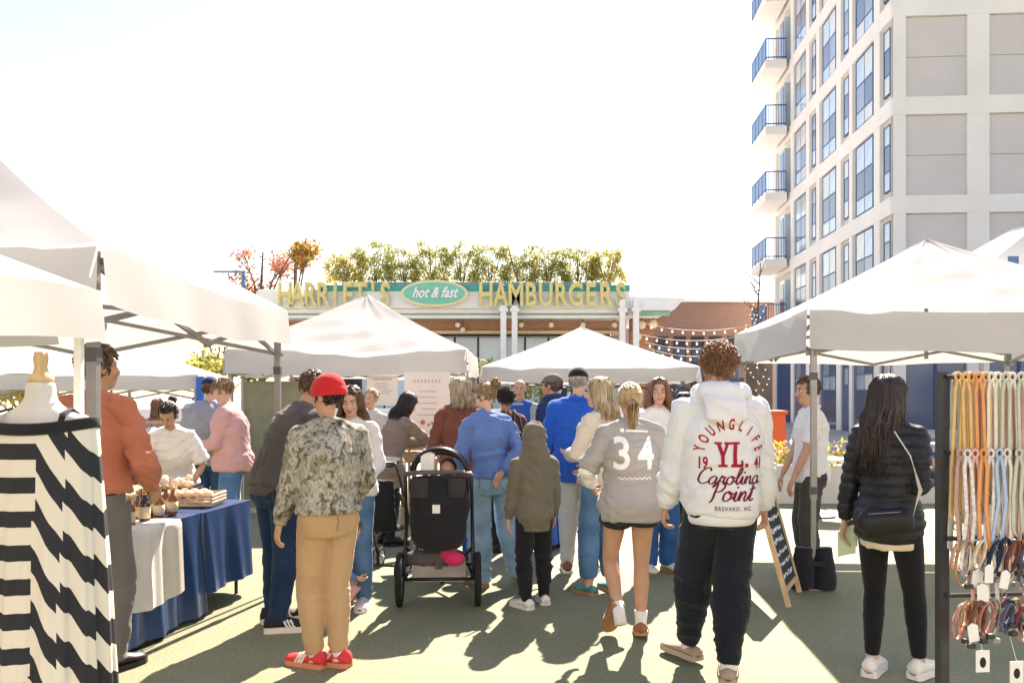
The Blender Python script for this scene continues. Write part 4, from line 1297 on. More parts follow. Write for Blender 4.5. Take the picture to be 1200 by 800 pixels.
person('greysweater', 'person bending forward in charcoal sweater and dark blue jeans beside the blue table', (-1.60, 5.78), -42, 1.80, 'm', lean=24, head=(0, 14, 0), seed=12, tone=1,
       ank=((-.12, .06, 0, -20, 0), (.10, -.05, 0, -35, 0)), wr=((-.18, .42, 1.0), (.16, .44, 1.02)),
       top=D_(name='sweater', mat=cloth('charcoal_knit', (.085, .076, .072), .12, 8, .4, 180), hem=.93, ease=.035, sease=.024, fold=.009, rib=1),
       bottom=D_(mat=denim('dark', (.012, .035, .08)), ease=.012, knee=.02, cuff=.058, fold=.006),
       shoes=D_(mat=M('black_mesh', (.02, .02, .025), .7, .2, 40, .3, 90), smat=white_sole, stripe=white_shoe, lace=black, L=.31, sole=.038), hair=('short', 'brown'))
person('sunnies', 'person in fluffy white sweater with sunglasses pushed up on dark hair', (-1.19, 6.35), 172, 1.63, 'f', head=(6, 10, 0), seed=13, tone=0, face=True,
       top=D_(name='sweater', mat=cloth('white_wool', (.72, .70, .67), .05, 8, .6, 90), hem=.90, ease=.04, sease=.035, fold=.009), wr=((-.15, .24, 1.02), (.15, .26, 1.0)),
       bottom=D_(mat=denim('mid', (.09, .19, .34)), ease=.012, knee=.02, cuff=.055), shoes=D_(mat=white_shoe, smat=white_sole), hair=('long', 'brown', .3, 130), extras=('shades_up',))
person('beigecoat', 'person in beige coat with dark hair reaching across the wooden stall counter', (-1.30, 8.9), -62, 1.62, 'f', lean=20, head=(10, 5, 0), seed=14,
       wr=((-.12, .55, 1.12), (.14, .60, 1.08)), pole=((-.3, -1, -.4), (.3, -.6, -.8)),
       top=D_(name='coat', mat=cloth('taupe_wool', (.26, .20, .155), .1, 6), hem=.66, ease=.045, sease=.03, fold=.009, flare=.01),
       bottom=D_(mat=black_cloth, ease=.006, knee=.006, cuff=.04), shoes=D_(mat=black, smat=black), hair=('long', 'dark', .18, 130))
person('blondback', 'blond person with tan top standing behind the beige coat shopper', (-1.60, 9.75), 150, 1.62, 'f', head=(10, 0, 0), seed=15, face=True,
       top=D_(name='blouse', mat=cloth('oat_blouse', (.62, .58, .5)), hem=.88, ease=.03, fold=.008), bottom=D_(mat=denim('mid', (.1, .2, .34)), knee=.02, cuff=.055), shoes=D_(mat=black, smat=black), hair=('bun', 'blond', .2, 120))
person('bluesweater', 'person in cornflower blue cropped sweater and wide pale jeans, brown hair in a clip', (-.17, 7.0), 18, 1.67, 'f', lean=4, side=-3, head=(48, 22, 0), seed=16, face=True,
       ank=((-.085, .04, 0, 20, 0), (.22, -.10, .055, -14, 32)), wr=((-.20, .26, 1.02), (.05, -.175, 1.0)), pole=((-.4, -1, 0), (1, -.5, 0)), thumb=(None, (0, -.3, 1)),
       top=D_(name='sweater', mat=cloth('cornflower_knit', (.12, .21, .46), .1, 6, .4, 160), hem=.985, ease=.04, sease=.034, fold=.012, rib=1),
       bottom=D_(mat=denim('pale', (.25, .39, .51)), ease=.014, knee=.045, cuff=.092, calf=.006, fold=.007, waist=1.05, drop=.05),
       shoes=D_(mat=M('tan_suede', (.5, .36, .22), .8, .1, 20), smat=tan_sole), hair=('bun', 'lightbrown', .2, 150), extras=('glasses',))
person('brownhoodie', 'person in rust brown sweatshirt with pale bobbed hair behind the jogging stroller', (-.50, 8.1), 20, 1.72, 'f', head=(35, 5, 0), seed=17,
       top=D_(name='sweatshirt', mat=cloth('rust_fleece', (.20, .065, .04)), hem=.86, ease=.05, sease=.032, fold=.01, rib=1), bottom=D_(mat=denim('royal', (.03, .11, .30)), knee=.03, cuff=.065), wr=((-.2, .25, 1.02), None),
       shoes=D_(mat=black, smat=black), hair=('long', 'platinum', .12, 120))
person('darkhair', 'person with thick black hair and maroon top between blue sweater and bald man', (-.06, 8.5), 5, 1.63, 'f', seed=18, tone=2,
       top=D_(name='blouse', mat=cloth('maroon_knit', (.11, .03, .03)), hem=.86, ease=.035, fold=.008), bottom=D_(mat=black_cloth, knee=.01, cuff=.05), shoes=D_(mat=black, smat=black), hair=('curly', 'dark'))
person('bald', 'bald bearded person in grey shirt and royal blue vest holding a pale cup', (.10, 10.3), 160, 1.74, 'm', head=(15, 5, 0), seed=19, tone=1, face=True, wr=((-.1, .3, 1.15), (.12, .3, 1.12)),
       top=D_(name='shirt', mat=cloth('grey_shirt', (.35, .36, .38)), hem=.9, ease=.025), layers=(D_(name='vest', mat=cloth('royal_vest', (.02, .09, .36)), hem=.9, ease=.042, sleeve=0, neck=1.44),),
       bottom=D_(mat=cloth('stone_chino', (.3, .27, .22)), knee=.02, cuff=.055), shoes=D_(mat=black, smat=black))
person('child', 'child in olive green hoodie with the hood up, black trousers and white sneakers', (.165, 6.32), 14, 1.33, 'm', head=(-8, 6, 0), hs=1.14, seed=20, vox=.011,
       ank=((-.09, -.03, 0, 25, 0), (.13, .10, .0, -5, 0)), wr=((-.245, .06, .85), (.235, .10, .88)), wide=.92,
       top=D_(name='hoodie', mat=cloth('olive_fleece', (.155, .14, .10), .07, 8, .3, 160), hem=.80, ease=.045, sease=.026, fold=.009, rib=1, hood='up', smooth=6),
       bottom=D_(mat=cloth('black_jersey', (.014, .014, .018)), ease=.014, knee=.026, cuff=.052, fold=.008), shoes=D_(mat=white_shoe, smat=white_sole, L=.30, W=.056), socks=(white_cot, .06))
person('navyhoodie', 'person in navy jacket, grey cap and ponytail wearing royal blue trousers', (.42, 8.7), 52, 1.77, 'm', head=(8, 0, 0), seed=21, tone=1, wr=((-.14, .24, 1.05), None),
       top=D_(name='jacket', mat=cloth('navy_fleece', (.022, .04, .10)), hem=.86, ease=.045, sease=.03, fold=.009, hood='down'), bottom=D_(mat=cloth('royal_twill', (.02, .10, .42)), ease=.02, knee=.05, cuff=.10, drop=.04),
       shoes=D_(mat=black, smat=black), hair=('pony', 'brown', .16, 110), hat=('cap', cloth('grey_cap', (.16, .145, .12))))
person('bluejacket', 'person in royal blue jacket and black cap wearing pale grey trousers and brown shoes', (.585, 7.5), -8, 1.80, 'm', wide=1.06, head=(-6, 4, 0), seed=22, wr=((-.24, .18, .98), (.25, .2, 1.0)),
       ank=((-.10, .05, 0, 8, 0), (.10, -.03, 0, -10, 0)),
       top=D_(name='jacket', mat=cloth('royal_shell', (.012, .095, .46), .1, 4, .15, 100), hem=.83, ease=.055, sease=.036, fold=.011, rib=1, collar=.02),
       bottom=D_(mat=cloth('pale_grey_jersey', (.48, .47, .46), .05), ease=.012, knee=.02, cuff=.05, fold=.006), shoes=D_(mat=M('brown_leather', (.22, .085, .04), .5, .15, 15), smat=white_sole), hair=('fade', 'grey'), hat=('cap', cloth('black_cap', (.015, .015, .02))))
person('blondelder', 'person with pale blond hair in cream jacket and jeans carrying a navy backpack strap', (.70, 6.75), 50, 1.70, 'f', head=(22, 0, 0), seed=23, face=True, wr=((-.10, .24, 1.12), (.16, .2, 1.0)), pole=((-.8, -.6, -.4), None),
       ank=((-.08, .06, 0, -10, 0), (.12, -.03, 0, -30, 0)),
       top=D_(name='jacket', mat=cloth('cream_fleece', (.66, .58, .48), .05, 8, .5, 90), hem=.90, ease=.045, sease=.036, fold=.010), bottom=D_(mat=denim('clear', (.09, .20, .36)), ease=.014, knee=.03, cuff=.07, fold=.006, drop=-.05),
       shoes=D_(mat=M('teal_strap', (.05, .28, .25), .6, .4, 30), smat=tan_sole, hi=.06), hair=('long', 'platinum', .16, 140))
p34 = person('thirtyfour', 'person in grey jersey numbered 34, black shorts and white socks with low ponytail', (.762, 5.5), 4, 1.65, 'f', head=(-4, 4, 0), seed=24, tone=1, vox=.0095, wide=1.04,
       ank=((-.085, -.06, .085, 14, 52), (.085, .05, 0, -12, 8)), wr=((-.22, .24, 1.02), (.22, .24, 1.02)), pole=((-.8, -1, 0), (.8, -1, 0)),
       top=D_(name='jersey', mat=cloth('grey_jersey', (.36, .335, .315), .05, 5, .2, 220), hem=.825, ease=.044, sease=.036, sleeve=.46, fold=.009, smooth=5),
       layers=(D_(name='undershirt', mat=white_cot, hem=1.0, ease=.012, sease=.016, fold=.006),),
       bottom=D_(name='shorts', mat=black_cloth, short=.30, ease=.022, waist=1.0, sflare=1.06), shoes=D_(mat=M('brown_suede', (.30, .13, .06), .8, .15, 20), smat=tan_sole, hi=.075), socks=(white_cot, .10), hair=('pony', 'blond', .19, 170))
person('longhair', 'person with long auburn hair in white top and flared blue jeans facing the crowd', (1.30, 7.6), 195, 1.71, 'f', head=(-22, 2, 0), seed=25, face=True,
       top=D_(name='blouse', mat=white_cot, hem=.9, ease=.028, fold=.007), bottom=D_(mat=denim('royal', (.03, .11, .30)), ease=.012, knee=.03, cuff=.085, drop=.02), shoes=D_(mat=white_shoe, smat=tan_sole), hair=('long', 'auburn', .30, 150))
person('hiddenhead', 'person with black hair mostly hidden behind the printed white hoodie', (1.66, 8.2), 60, 1.58, 'f', seed=26, tone=1,
       top=D_(name='blouse', mat=cloth('red_check', (.35, .06, .07)), hem=.9, ease=.03), bottom=D_(mat=black_cloth, knee=.01, cuff=.05), shoes=D_(mat=black, smat=black), hair=('long', 'dark', .2, 110))
ph = person('hoodie', 'person in white hoodie with crimson back print, black joggers and curly hair', (1.175, 4.82), -2, 1.85, 'm', head=(-6, 3, 0), seed=27, tone=1, vox=.0095, wide=1.02,
       ank=((-.13, .22, 0, 30, 0), (.02, -.10, 0, -12, 0)), wr=((-.275, .14, .85), (.265, .12, .86)), pole=((-.6, -1, 0), (.6, -1, 0)), curl=(.7, .7),
       top=D_(name='hoodie', mat=cloth('white_fleece', (.70, .70, .72), .03, 5, .25, 160), hem=.858, ease=.052, sease=.040, fold=.0075, rib=1, hood='down', smooth=5),
       bottom=D_(mat=cloth('black_fleece', (.012, .015, .022), .15), ease=.024, knee=.04, cuff=.05, fold=.010, calf=.0, drop=-.005),
       shoes=D_(mat=M('taupe_suede', (.36, .27, .20), .85, .1, 20), smat=M('taupe_sole', (.42, .33, .25), .7, .05, 20), hi=.06, L=.30), socks=(white_cot, .06), hair=('curly', 'auburn'))
person('polo', 'person in white polo shirt and dark trousers standing beside the tent leg', (2.55, 7.3), 84, 1.72, 'm', head=(10, 4, 0), seed=28, tone=1, face=True, wr=((-.20, .20, .84), (.17, .22, .83)), thumb=((1, .2, 0), (-1, .2, 0)),
       top=D_(name='polo_shirt', mat=cloth('white_pique', (.74, .735, .73), .03, 5, .3, 200), hem=.84, ease=.018, sease=.02, sleeve=.40, fold=.005, collar=.012),
       bottom=D_(mat=cloth('slate_chino', (.065, .06, .055)), ease=.014, knee=.026, cuff=.06, fold=.007), shoes=D_(mat=black, smat=black), hair=('fade', 'brown'))
pb = person('puffer', 'person in black quilted jacket and leggings with long dark hair and crossbody bag', (2.11, 4.78), -42, 1.68, 'f', head=(-30, 4, 0), seed=29, vox=.0095, face=True,
       ank=((-.09, -.02, 0, 6, 0), (.14, .10, 0, -10, 0)), wr=((-.285, .07, .86), (.19, .17, 1.20)), pole=(None, (.15, -.35, -1)), thumb=(None, (0, 0, 1)),
       top=D_(name='puffer_jacket', mat=M('black_nylon', (.012, .013, .018), .5, .15, 10, .1, 60, spec=.35), hem=.80, ease=.036, sease=.028, fold=.006, fkind='puffer', collar=.025, smooth=3),
       layers=(D_(name='undershirt', mat=cloth('cream_rib', (.68, .58, .46)), hem=.765, ease=.012, sleeve=0, neck=1.1),),
       bottom=D_(name='leggings', mat=cloth('black_lycra', (.010, .010, .013)), ease=.004, knee=.003, cuff=.040, fold=.002, drop=-.03), shoes=D_(mat=white_shoe, smat=white_sole, sole=.04, hi=.095), hair=('long', 'dark', .40, 280))
person('orange', 'person in salmon orange shirt and grey trousers behind the striped dress', (-2.36, 4.84), -18, 1.86, 'm', head=(-24, 0, 0), seed=30, tone=1, wr=((-.24, .16, .95), (.20, .20, .97)), pole=(None, (1, -.9, 0)),
       ank=((-.12, 0, 0, 8, 0), (.06, .05, 0, -8, 0)),
       top=D_(name='shirt', mat=cloth('salmon_cotton', (.50, .165, .10), .08, 6, .3, 180), hem=.97, ease=.038, sease=.034, fold=.011, collar=.015, belly=.02),
       bottom=D_(mat=cloth('grey_wool', (.15, .135, .125)), ease=.02, knee=.035, cuff=.07, band=black, fold=.007, waist=.995), shoes=D_(mat=black, smat=black), hair=('short', 'brown'))
person('vneck', 'person in white V-neck tee bending over the bag on the blue table', (-2.80, 7.15), 186, 1.57, 'f', lean=24, head=(-4, 16, 0), seed=31, tone=1, face=True, wr=((-.18, .26, .92), (.10, .34, .96)), pole=((-.6, -.8, -.2), (1.2, -.3, .5)),
       top=D_(name='tee', mat=white_cot, hem=.92, ease=.03, sease=.03, sleeve=.42, fold=.008, neck=1.42), bottom=D_(mat=black_cloth, knee=.01, cuff=.05), shoes=D_(mat=black, smat=black), hair=('bun', 'dark', .15, 150))
person('pink', 'bearded person in pale pink sweater and jeans looking down at his hands', (-2.72, 8.3), 98, 1.72, 'm', lean=6, head=(6, 22, 0), seed=32, face=True, wr=((-.12, .36, 1.05), (.13, .37, 1.04)),
       top=D_(name='sweater', mat=cloth('pink_knit', (.60, .34, .32), .05, 6, .3, 160), hem=.85, ease=.065, sease=.036, fold=.008), bottom=D_(mat=denim('clear', (.09, .20, .36)), ease=.016, knee=.03, cuff=.065), shoes=D_(mat=black, smat=black), hair=('short', 'lightbrown'))
person('greycap', 'person in blue grey sweater and navy cap seen from behind next to pink sweater', (-3.10, 8.75), 10, 1.74, 'm', seed=33, wide=1.05, head=(0, 6, 0), wr=((-.2, .25, 1.0), (.2, .26, 1.02)),
       top=D_(name='sweater', mat=cloth('bluegrey_knit', (.30, .31, .36), .06), hem=.86, ease=.05, sease=.034, fold=.01), bottom=D_(mat=denim('dark2', (.03, .07, .14)), knee=.025, cuff=.06), shoes=D_(mat=black, smat=black), hair=('crop', 'brown'), hat=('cap', cloth('navy_cap', (.02, .03, .07))))
person('toddler', 'small child in pink leggings crouching behind the dark jeans', (-1.36, 6.15), -70, 1.0, 'f', lean=30, pelvis=.52, head=(0, 15, 0), hs=1.25, seed=34,
       ank=((-.12, .08, 0, 5, 0), (.12, .04, 0, -5, 0)), wr=((-.15, .4, .45), (.15, .4, .45)), top=D_(name='sweater', mat=cloth('toddler_blue', (.10, .20, .42)), hem=.86, ease=.03), bottom=D_(name='leggings', mat=cloth('toddler_pink', (.62, .34, .30)), ease=.012, cuff=.05), shoes=D_(mat=M('blue_canvas', (.08, .2, .5), .8), smat=white_sole), hair=('pony', 'lightbrown', .12, 90))
person('railshopper', 'person with auburn hair browsing the clothes rail under the strap tent', (-4.55, 11.0), 40, 1.50, 'f', lean=6, head=(10, 10, 0), seed=35,
       top=D_(name='sweater', mat=cloth('dusty_rose', (.48, .22, .18)), hem=.88, ease=.035), bottom=D_(mat=black_cloth, knee=.02, cuff=.05), shoes=D_(mat=black, smat=black), hair=('long', 'auburn', .16, 110))

# ------------------------------------------------------------------ prints
crimson = M('crimson_print', (.36, .012, .045), .85, .08, 30)
white_print = M('white_print', (.86, .85, .82), .8, .03, 30)
sh = []
k = ph['k']; cz0 = 1.20; Rr = .132; cx0 = .02
word = 'YOUNGLIFE'
for i, ch in enumerate(word):
    a = R(168 - i * (156 / (len(word) - 1)))
    sh.append(txt2(ch, .078, cx0 + math.cos(a) * Rr, cz0 + math.sin(a) * Rr - .015, .56, 0, .002, a - math.pi / 2))
# slab-serif YL with a full stop
def slab(x0, z0, w, h):
    def rect(a, b, c, d): return ([(a, b), (c, b), (c, d), (a, d)], [(0, 1, 2, 3)])
    s = []
    yx = x0
    s += [rect(yx + .022, z0, yx + .040, z0 + h * .45), rect(yx + .008, z0 - .002, yx + .054, z0 + .012)]
    s += [([(yx - .004, z0 + h), (yx + .016, z0 + h), (yx + .040, z0 + h * .45), (yx + .022, z0 + h * .42)], [(0, 1, 2, 3)]),
          ([(yx + .048, z0 + h), (yx + .064, z0 + h), (yx + .040, z0 + h * .45), (yx + .028, z0 + h * .47)], [(0, 1, 2, 3)])]
    s += [rect(yx - .012, z0 + h - .010, yx + .026, z0 + h + .002), rect(yx + .038, z0 + h - .010, yx + .072, z0 + h + .002)]
    lx = x0 + .082
    s += [rect(lx, z0, lx + .020, z0 + h), rect(lx - .010, z0 + h - .010, lx + .032, z0 + h + .003), rect(lx - .010, z0 - .002, lx + .050, z0 + .014), rect(lx + .040, z0, lx + .052, z0 + .032)]
    s.append(rect(lx + .062, z0 - .002, lx + .080, z0 + .016))
    return s
decal(ph, 'top', sh[0:1], 'letter_print', crimson)
for q in sh[1:]: decal(ph, 'top', [q], 'letter_print', crimson)
sh = []
sh += slab(cx0 - .072, cz0 - .075, .15, .125)
decal(ph, 'top', sh, 'monogram_print', crimson); sh = []
sh.append(txt2('19', .085, cx0 - .140, cz0 - .085, .62, 0, .002)); sh.append(txt2('41', .085, cx0 + .150, cz0 - .085, .62, 0, .002))
for q in sh: decal(ph, 'top', [q], 'year_print', crimson)
sh = script2('Carolina', .082, cx0 - .005, cz0 - .165, .0048) + script2('Point', .095, cx0 + .0, cz0 - .250, .0052)
decal(ph, 'top', sh, 'script_print', M('dark_crimson_print', (.17, .012, .03), .85, .08, 30))
decal(ph, 'top', [txt2('BREVARD, NC', .030, cx0 + .01, cz0 - .300, .8, 0, .0005, track=1.3)], 'small_print', M('grey_print', (.2, .12, .14), .85))
decal(p34, 'top', [txt2('3', .30, -.085, 1.18, .80, 0, .006), txt2('4', .30, .075, 1.18, .80, 0, .006)], 'number_print', white_print)
decal(p34, 'top', [([(-.05, 1.425), (.10, 1.420), (.10, 1.432), (-.05, 1.437)], [(0, 1, 2, 3)]), ([(-.085, 1.422), (-.062, 1.420), (-.060, 1.444), (-.087, 1.446)], [(0, 1, 2, 3)])], 'shoulder_print', white_print)
decal(p34, 'top', [stroke2([(-.11 + .01 * q, 1.115 + .010 * math.sin(q * 1.9)) for q in range(23)], .004)], 'name_print', white_print)

# seams and pockets stitched on the trousers
def stitches(key, pockets, mat):
    sh = [stroke2([(0.0 + .003 * math.sin(k), .985 - k * .012) for k in range(13)], .0035)]
    if pockets:
        for s_ in (-1, 1):
            x0 = s_ * .085
            sh.append(stroke2([(x0 - .055, .955), (x0 + .055, .955), (x0 + .053, .86), (x0, .835), (x0 - .053, .86), (x0 - .055, .955)], .004))
    return decal(PEOPLE[key], 'bottom', sh, 'seam_stitch', mat, lift=.0015)
stitches('greysweater', True, cloth('stitch_dark', (.05, .06, .08)))
stitches('bluesweater', True, cloth('stitch_pale', (.13, .22, .32)))
stitches('camo', False, cloth('stitch_tan', (.26, .16, .09)))
stitches('hoodie', False, cloth('stitch_black', (.006, .007, .01)))
# ------------------------------------------------------------------ mannequin and striped dress
def stripes_mat():
    m = bpy.data.materials.new('striped_cotton'); m.use_nodes = True
    N = m.node_tree.nodes; L = m.node_tree.links; b = N['Principled BSDF']
    uv = N.new('ShaderNodeUVMap'); uv.uv_map = 'stripe'
    sp = N.new('ShaderNodeSeparateXYZ'); L.new(uv.outputs[0], sp.inputs[0])
    no = N.new('ShaderNodeTexNoise'); no.inputs['Scale'].default_value = 3
    tc = N.new('ShaderNodeTexCoord'); L.new(tc.outputs['Object'], no.inputs['Vector'])
    ad = N.new('ShaderNodeMath'); ad.operation = 'MULTIPLY_ADD'; ad.inputs[1].default_value = .05; L.new(no.outputs[0], ad.inputs[0]); L.new(sp.outputs[1], ad.inputs[2])
    fr = N.new('ShaderNodeMath'); fr.operation = 'FRACT'; L.new(ad.outputs[0], fr.inputs[0])
    gt = N.new('ShaderNodeMath'); gt.operation = 'GREATER_THAN'; gt.inputs[1].default_value = .52; L.new(fr.outputs[0], gt.inputs[0])
    mx = N.new('ShaderNodeMix'); mx.data_type = 'RGBA'
    mx.inputs[6].default_value = (.72, .66, .57, 1); mx.inputs[7].default_value = (.02, .02, .026, 1)
    L.new(gt.outputs[0], mx.inputs[0]); L.new(mx.outputs[2], b.inputs['Base Color'])
    b.inputs['Roughness'].default_value = .85
    return m
def mannequin():
    mx, my = -1.745, 3.16
    t = thing('mannequin', 'white dress form with wooden neck cap wearing the striped dress', 'mannequin', (mx, my, 0))
    b = MB()
    zs = [(.98, .15, .11), (1.1, .125, .095), (1.25, .145, .11), (1.36, .17, .105), (1.45, .175, .085), (1.505, .155, .07), (1.54, .085, .06), (1.57, .055, .054), (1.60, .052, .052), (1.635, .05, .05)]
    b.tube([(0, 0, z) for z, _, _ in zs], [(a, c) for _, a, c in zs], 24)
    for s in (-1, 1): b.ell((s * .155, 0, 1.455), (.045, .06, .06))
    for s in (-1, 1): b.ell((s * .07, -.07, 1.28), (.065, .06, .07))
    me = remesh(b, .012, 6); me.materials.append(cloth('linen_form', (.66, .635, .60), .04)); link('torso_form', me, t)
    MB().lathe([(.045, 1.632), (.045, 1.65), (.028, 1.665), (.022, 1.69), (.026, 1.72), (.022, 1.745)], n=16).build('neck_cap', pine, t, True)
    MB().tube([(0, 0, .02), (0, 0, 1.0)], .018, 10).build('pole', steel_dark, t)
    MB().lathe([(.19, 0), (.19, .015), (.03, .03)], n=24).build('base', steel_dark, t)
    d = thing('striped_dress', 'cream and black striped sleeveless dress hung on the white dress form', 'dress', (mx, my, 0))
    nu, nv = 120, 70
    H0, H1 = 1.475, .18
    def fn(u, v):
        a = 2 * math.pi * u - math.pi / 2          # u=0 faces the camera
        f = v
        rx = .205 + .05 * f ** .8; ry = .125 + .10 * f ** .8
        g = min(1, f * 2.2)
        wv = 1 + g * (.055 * math.sin(11 * a + .8) + .035 * math.sin(23 * a + 2 + 2 * f) + .02 * math.sin(5 * a))
        z = H0 - (H0 - H1) * f
        if f < .12: z += (.12 - f) / .12 * (.02 * math.cos(2 * a) - .03 * (1 if math.sin(a) < 0 else 0) * 0)
        return V((rx * wv * math.cos(a) + .02 * f, ry * wv * math.sin(a), z))
    mb = MB(); mb.grid(fn, nu, nv, wrap=True)
    me = mb.mesh('dress_body', stripes_mat(), True)
    uvl = me.uv_layers.new(name='stripe')
    co = [v.co for v in me.vertices]
    for p in me.polygons:
        cx = sum(co[i].x for i in p.vertices) / len(p.vertices)
        for li, vi in zip(p.loop_indices, p.vertices):
            x, z = co[vi].x, co[vi].z
            if cx < .055: s = z / .118
            elif cx < .145: s = (z + (x - .055) * 1.7) / .18 + .15
            else: s = (z + (x - .145) * 1.6) / .18 + .8
            uvl.data[li].uv = (x, s)
    link('dress_body', me, d)
    trim = cloth('black_trim', (.022, .022, .028)); cream = cloth('cream_cotton', (.68, .62, .54), .04)
    ring = lambda z, rx, ry: [(rx * math.cos(a), ry * math.sin(a), z + .012 * math.cos(2 * a)) for a in [k * 6.2832 / 40 for k in range(40)]]
    MB().tube(ring(1.475, .212, .134), (.022, .004), 8, (0, 0, 1), closed=True).build('neck_band', trim, d, True).data
    for s in (-1, 1):
        MB().tube([(s * .13, -.108, 1.485), (s * .125, -.08, 1.52), (s * .11, 0, 1.535), (s * .12, .09, 1.49)], [(.012, .004)] * 4, 8, (1, 0, 0)).build('shoulder_strap', trim, d, True)
mannequin()

# ------------------------------------------------------------------ tables on the left
def drape_mat(name, c, rough=.35): return M(name, c, rough, .12, 5, .12, 30, spec=.5)
blue_cloth = drape_mat('blue_satin', (.008, .042, .135), .33)
def cloth_table(label, cloth_label, x0, y0, L, W, z, rot, bottom, grp):
    t = thing('folding_table', label, 'table', (x0, y0, 0), rot)
    MB().box((-W / 2, L / 2, z - .02), (W - .02, L - .02, .035)).build('table_top', white_paint, t)
    for a in (-.06, -W + .06):
        for b in (.1, L - .1):
            MB().tube([(a, b, 0), (a, b, z - .04)], .014, 8).build('leg', steel_dark, t)
    c = thing('tablecloth', cloth_label, 'tablecloth', (x0, y0, 0), rot)
    r = random.Random(int(x0 * 100 + y0 * 10)); ph = [r.uniform(0, 6) for _ in range(4)]
    per = [(0, 0), (0, L), (-W, L), (-W, 0)]
    def edge(u):
        s = u * 4; i = int(s) % 4; f = s - int(s)
        lens = [L, W, L, W]
        tot = 2 * (L + W); d = (u % 1) * tot; i = 0
        while d > lens[i] + 1e-9: d -= lens[i]; i += 1
        a, b = V((*per[i], 0)), V((*per[(i + 1) % 4], 0))
        n = (b - a).normalized(); o = V((n.y, -n.x, 0)) * (1 if i in (0, 1, 2, 3) else 1)
        return a + n * d, o, (u % 1) * tot
    def fn(u, v):
        p, o, d = edge(u)
        fold = (.022 * math.sin(d * 13 + ph[0] + .6 * math.sin(d * 3)) + .013 * math.sin(d * 29 + ph[1]))
        out = .014 + v * .05 + fold * v ** .7
        zz = z + .006 - (z + .006 - bottom) * v
        return (p.x + o.x * out, p.y + o.y * out, zz)
    mb = MB(); mb.grid(fn, 200, 10, wrap=True)
    mb.add([(0.012, -.012, z + .008), (.012, L + .012, z + .008), (-W - .012, L + .012, z + .008), (-W - .012, -.012, z + .008)], [(0, 1, 2, 3)])
    mb.build('cloth', blue_cloth, c, True)
    return t, c
RT = R(-8.5)
cloth_table('near folding table under blue satin cloth with white runner', 'blue satin cloth on the table with bottles and white runner', -2.385, 5.10, 1.0, .80, .72, RT, .03, None)
cloth_table('farther folding table under short blue cloth with its metal legs showing', 'short blue satin cloth on the table with the woven tray', -2.215, 6.13, .72, .80, .72, RT, .16, None)
ru = thing('table_runner', 'white fabric runner hanging over the side of the near blue table', 'runner', (-2.385, 5.10, 0), RT)
def runner_fn(u, v):
    y = -.03 + u * .62
    if v > .3:
        f = (v - .3) / .7
        return (.10 + .02 * math.sin(u * 7) + .008 * math.sin(u * 23) + .02 * f, y, .745 - f * (.46 + .04 * math.sin(u * 3)))
    return (.10 + .02 * math.sin(u * 7) - (.3 - v) * 2.2, y, .747 + .005 * math.sin(u * 9 + v * 20))
MB().grid(runner_fn, 30, 24).build(
    'cloth', cloth('runner_linen', (.62, .585, .53), .06), ru, True)
def on_table(a, b, z=.735):
    c, s = math.cos(RT), math.sin(RT)
    return (-2.40 + a * c - b * s, 4.98 + a * s + b * c, z)
# bottles
amber = M('amber_glass', (.20, .07, .02), .15, .1, 5, spec=.6); darkg = M('dark_glass', (.03, .02, .02), .12, .1, 5, spec=.6); gold_cap = M('gold_cap', (.55, .30, .12), .3, .05, 5, metal=.6); label_p = M('bottle_label', (.62, .52, .36), .7, .1, 20)
bt = [(-.12 - .10 * (i % 2), .30 + .085 * i, (amber, darkg)[i % 3 == 1], ('amber', 'dark')[i % 3 == 1]) for i in range(10)]
for i, (a, b, m, nm) in enumerate(bt):
    o = thing('bottle', nth_of('b' + nm) + ' ' + nm + ' sauce bottle with copper cap counted from the salmon shirt on the blue table', 'bottle', on_table(a, b), 0, nm + ' sauce bottles')
    h = .19 if m is darkg else .17
    MB().lathe([(.034, 0), (.036, .01), (.036, h * .62), (.03, h * .74), (.014, h * .84), (.013, h)], n=14).build('glass_body', m, o, True)
    MB().lathe([(.0368, h * .15), (.0368, h * .55)], n=14).build('paper_label', label_p, o, True)
    MB().lathe([(.016, h * .95), (.016, h * 1.16)], n=12).build('cap', gold_cap, o, True)
tr = thing('woven_tray', 'shallow pale woven tray at the end of the blue table', 'tray', on_table(-.28, 1.52))
m = MB(); m.box((0, 0, .012), (.42, .30, .02))
for z in (.03, .055, .08):
    m.tube([(-.21, -.15, z), (.21, -.15, z), (.21, .15, z), (-.21, .15, z)], .014, 6, closed=True)
m.build('basket', M('wicker', (.62, .47, .33), .8, .3, 30, .5, 80), tr)
for i in range(9):
    MB().ell((-.15 + .075 * (i % 5), -.06 + .12 * (i // 5), .085), (.04, .05, .03), 10, 8).build('bread_roll', M('bread', (.66, .49, .33), .8, .2, 15), tr, True)
pn = thing('baking_pan', 'dark baking pan in front of the person in the V-neck tee', 'pan', on_table(-.52, 1.66))
MB().span((-.2, -.14, 0), (.2, .14, .012)).build('base', steel_dark, pn)
for a in ((-.2, -.14, .2, -.13), (-.2, .13, .2, .14), (-.2, -.129, -.19, .129), (.19, -.129, .2, .129)):
    MB().span((a[0], a[1], .013), (a[2], a[3], .11)).build('side', steel_dark, pn)
pb_ = thing('bread_bag', 'clear bag of pale round rolls standing in the dark baking pan', 'bag', on_table(-.50, 1.66, .75))
r = random.Random(3)
for i in range(22):
    MB().ell((r.uniform(-.12, .12), r.uniform(-.08, .08), .04 + r.uniform(0, .13)), r.uniform(.024, .036), 9, 7).build('bread_roll', M('pale_bread', (.72, .60, .46), .8, .15, 15), pb_, True)

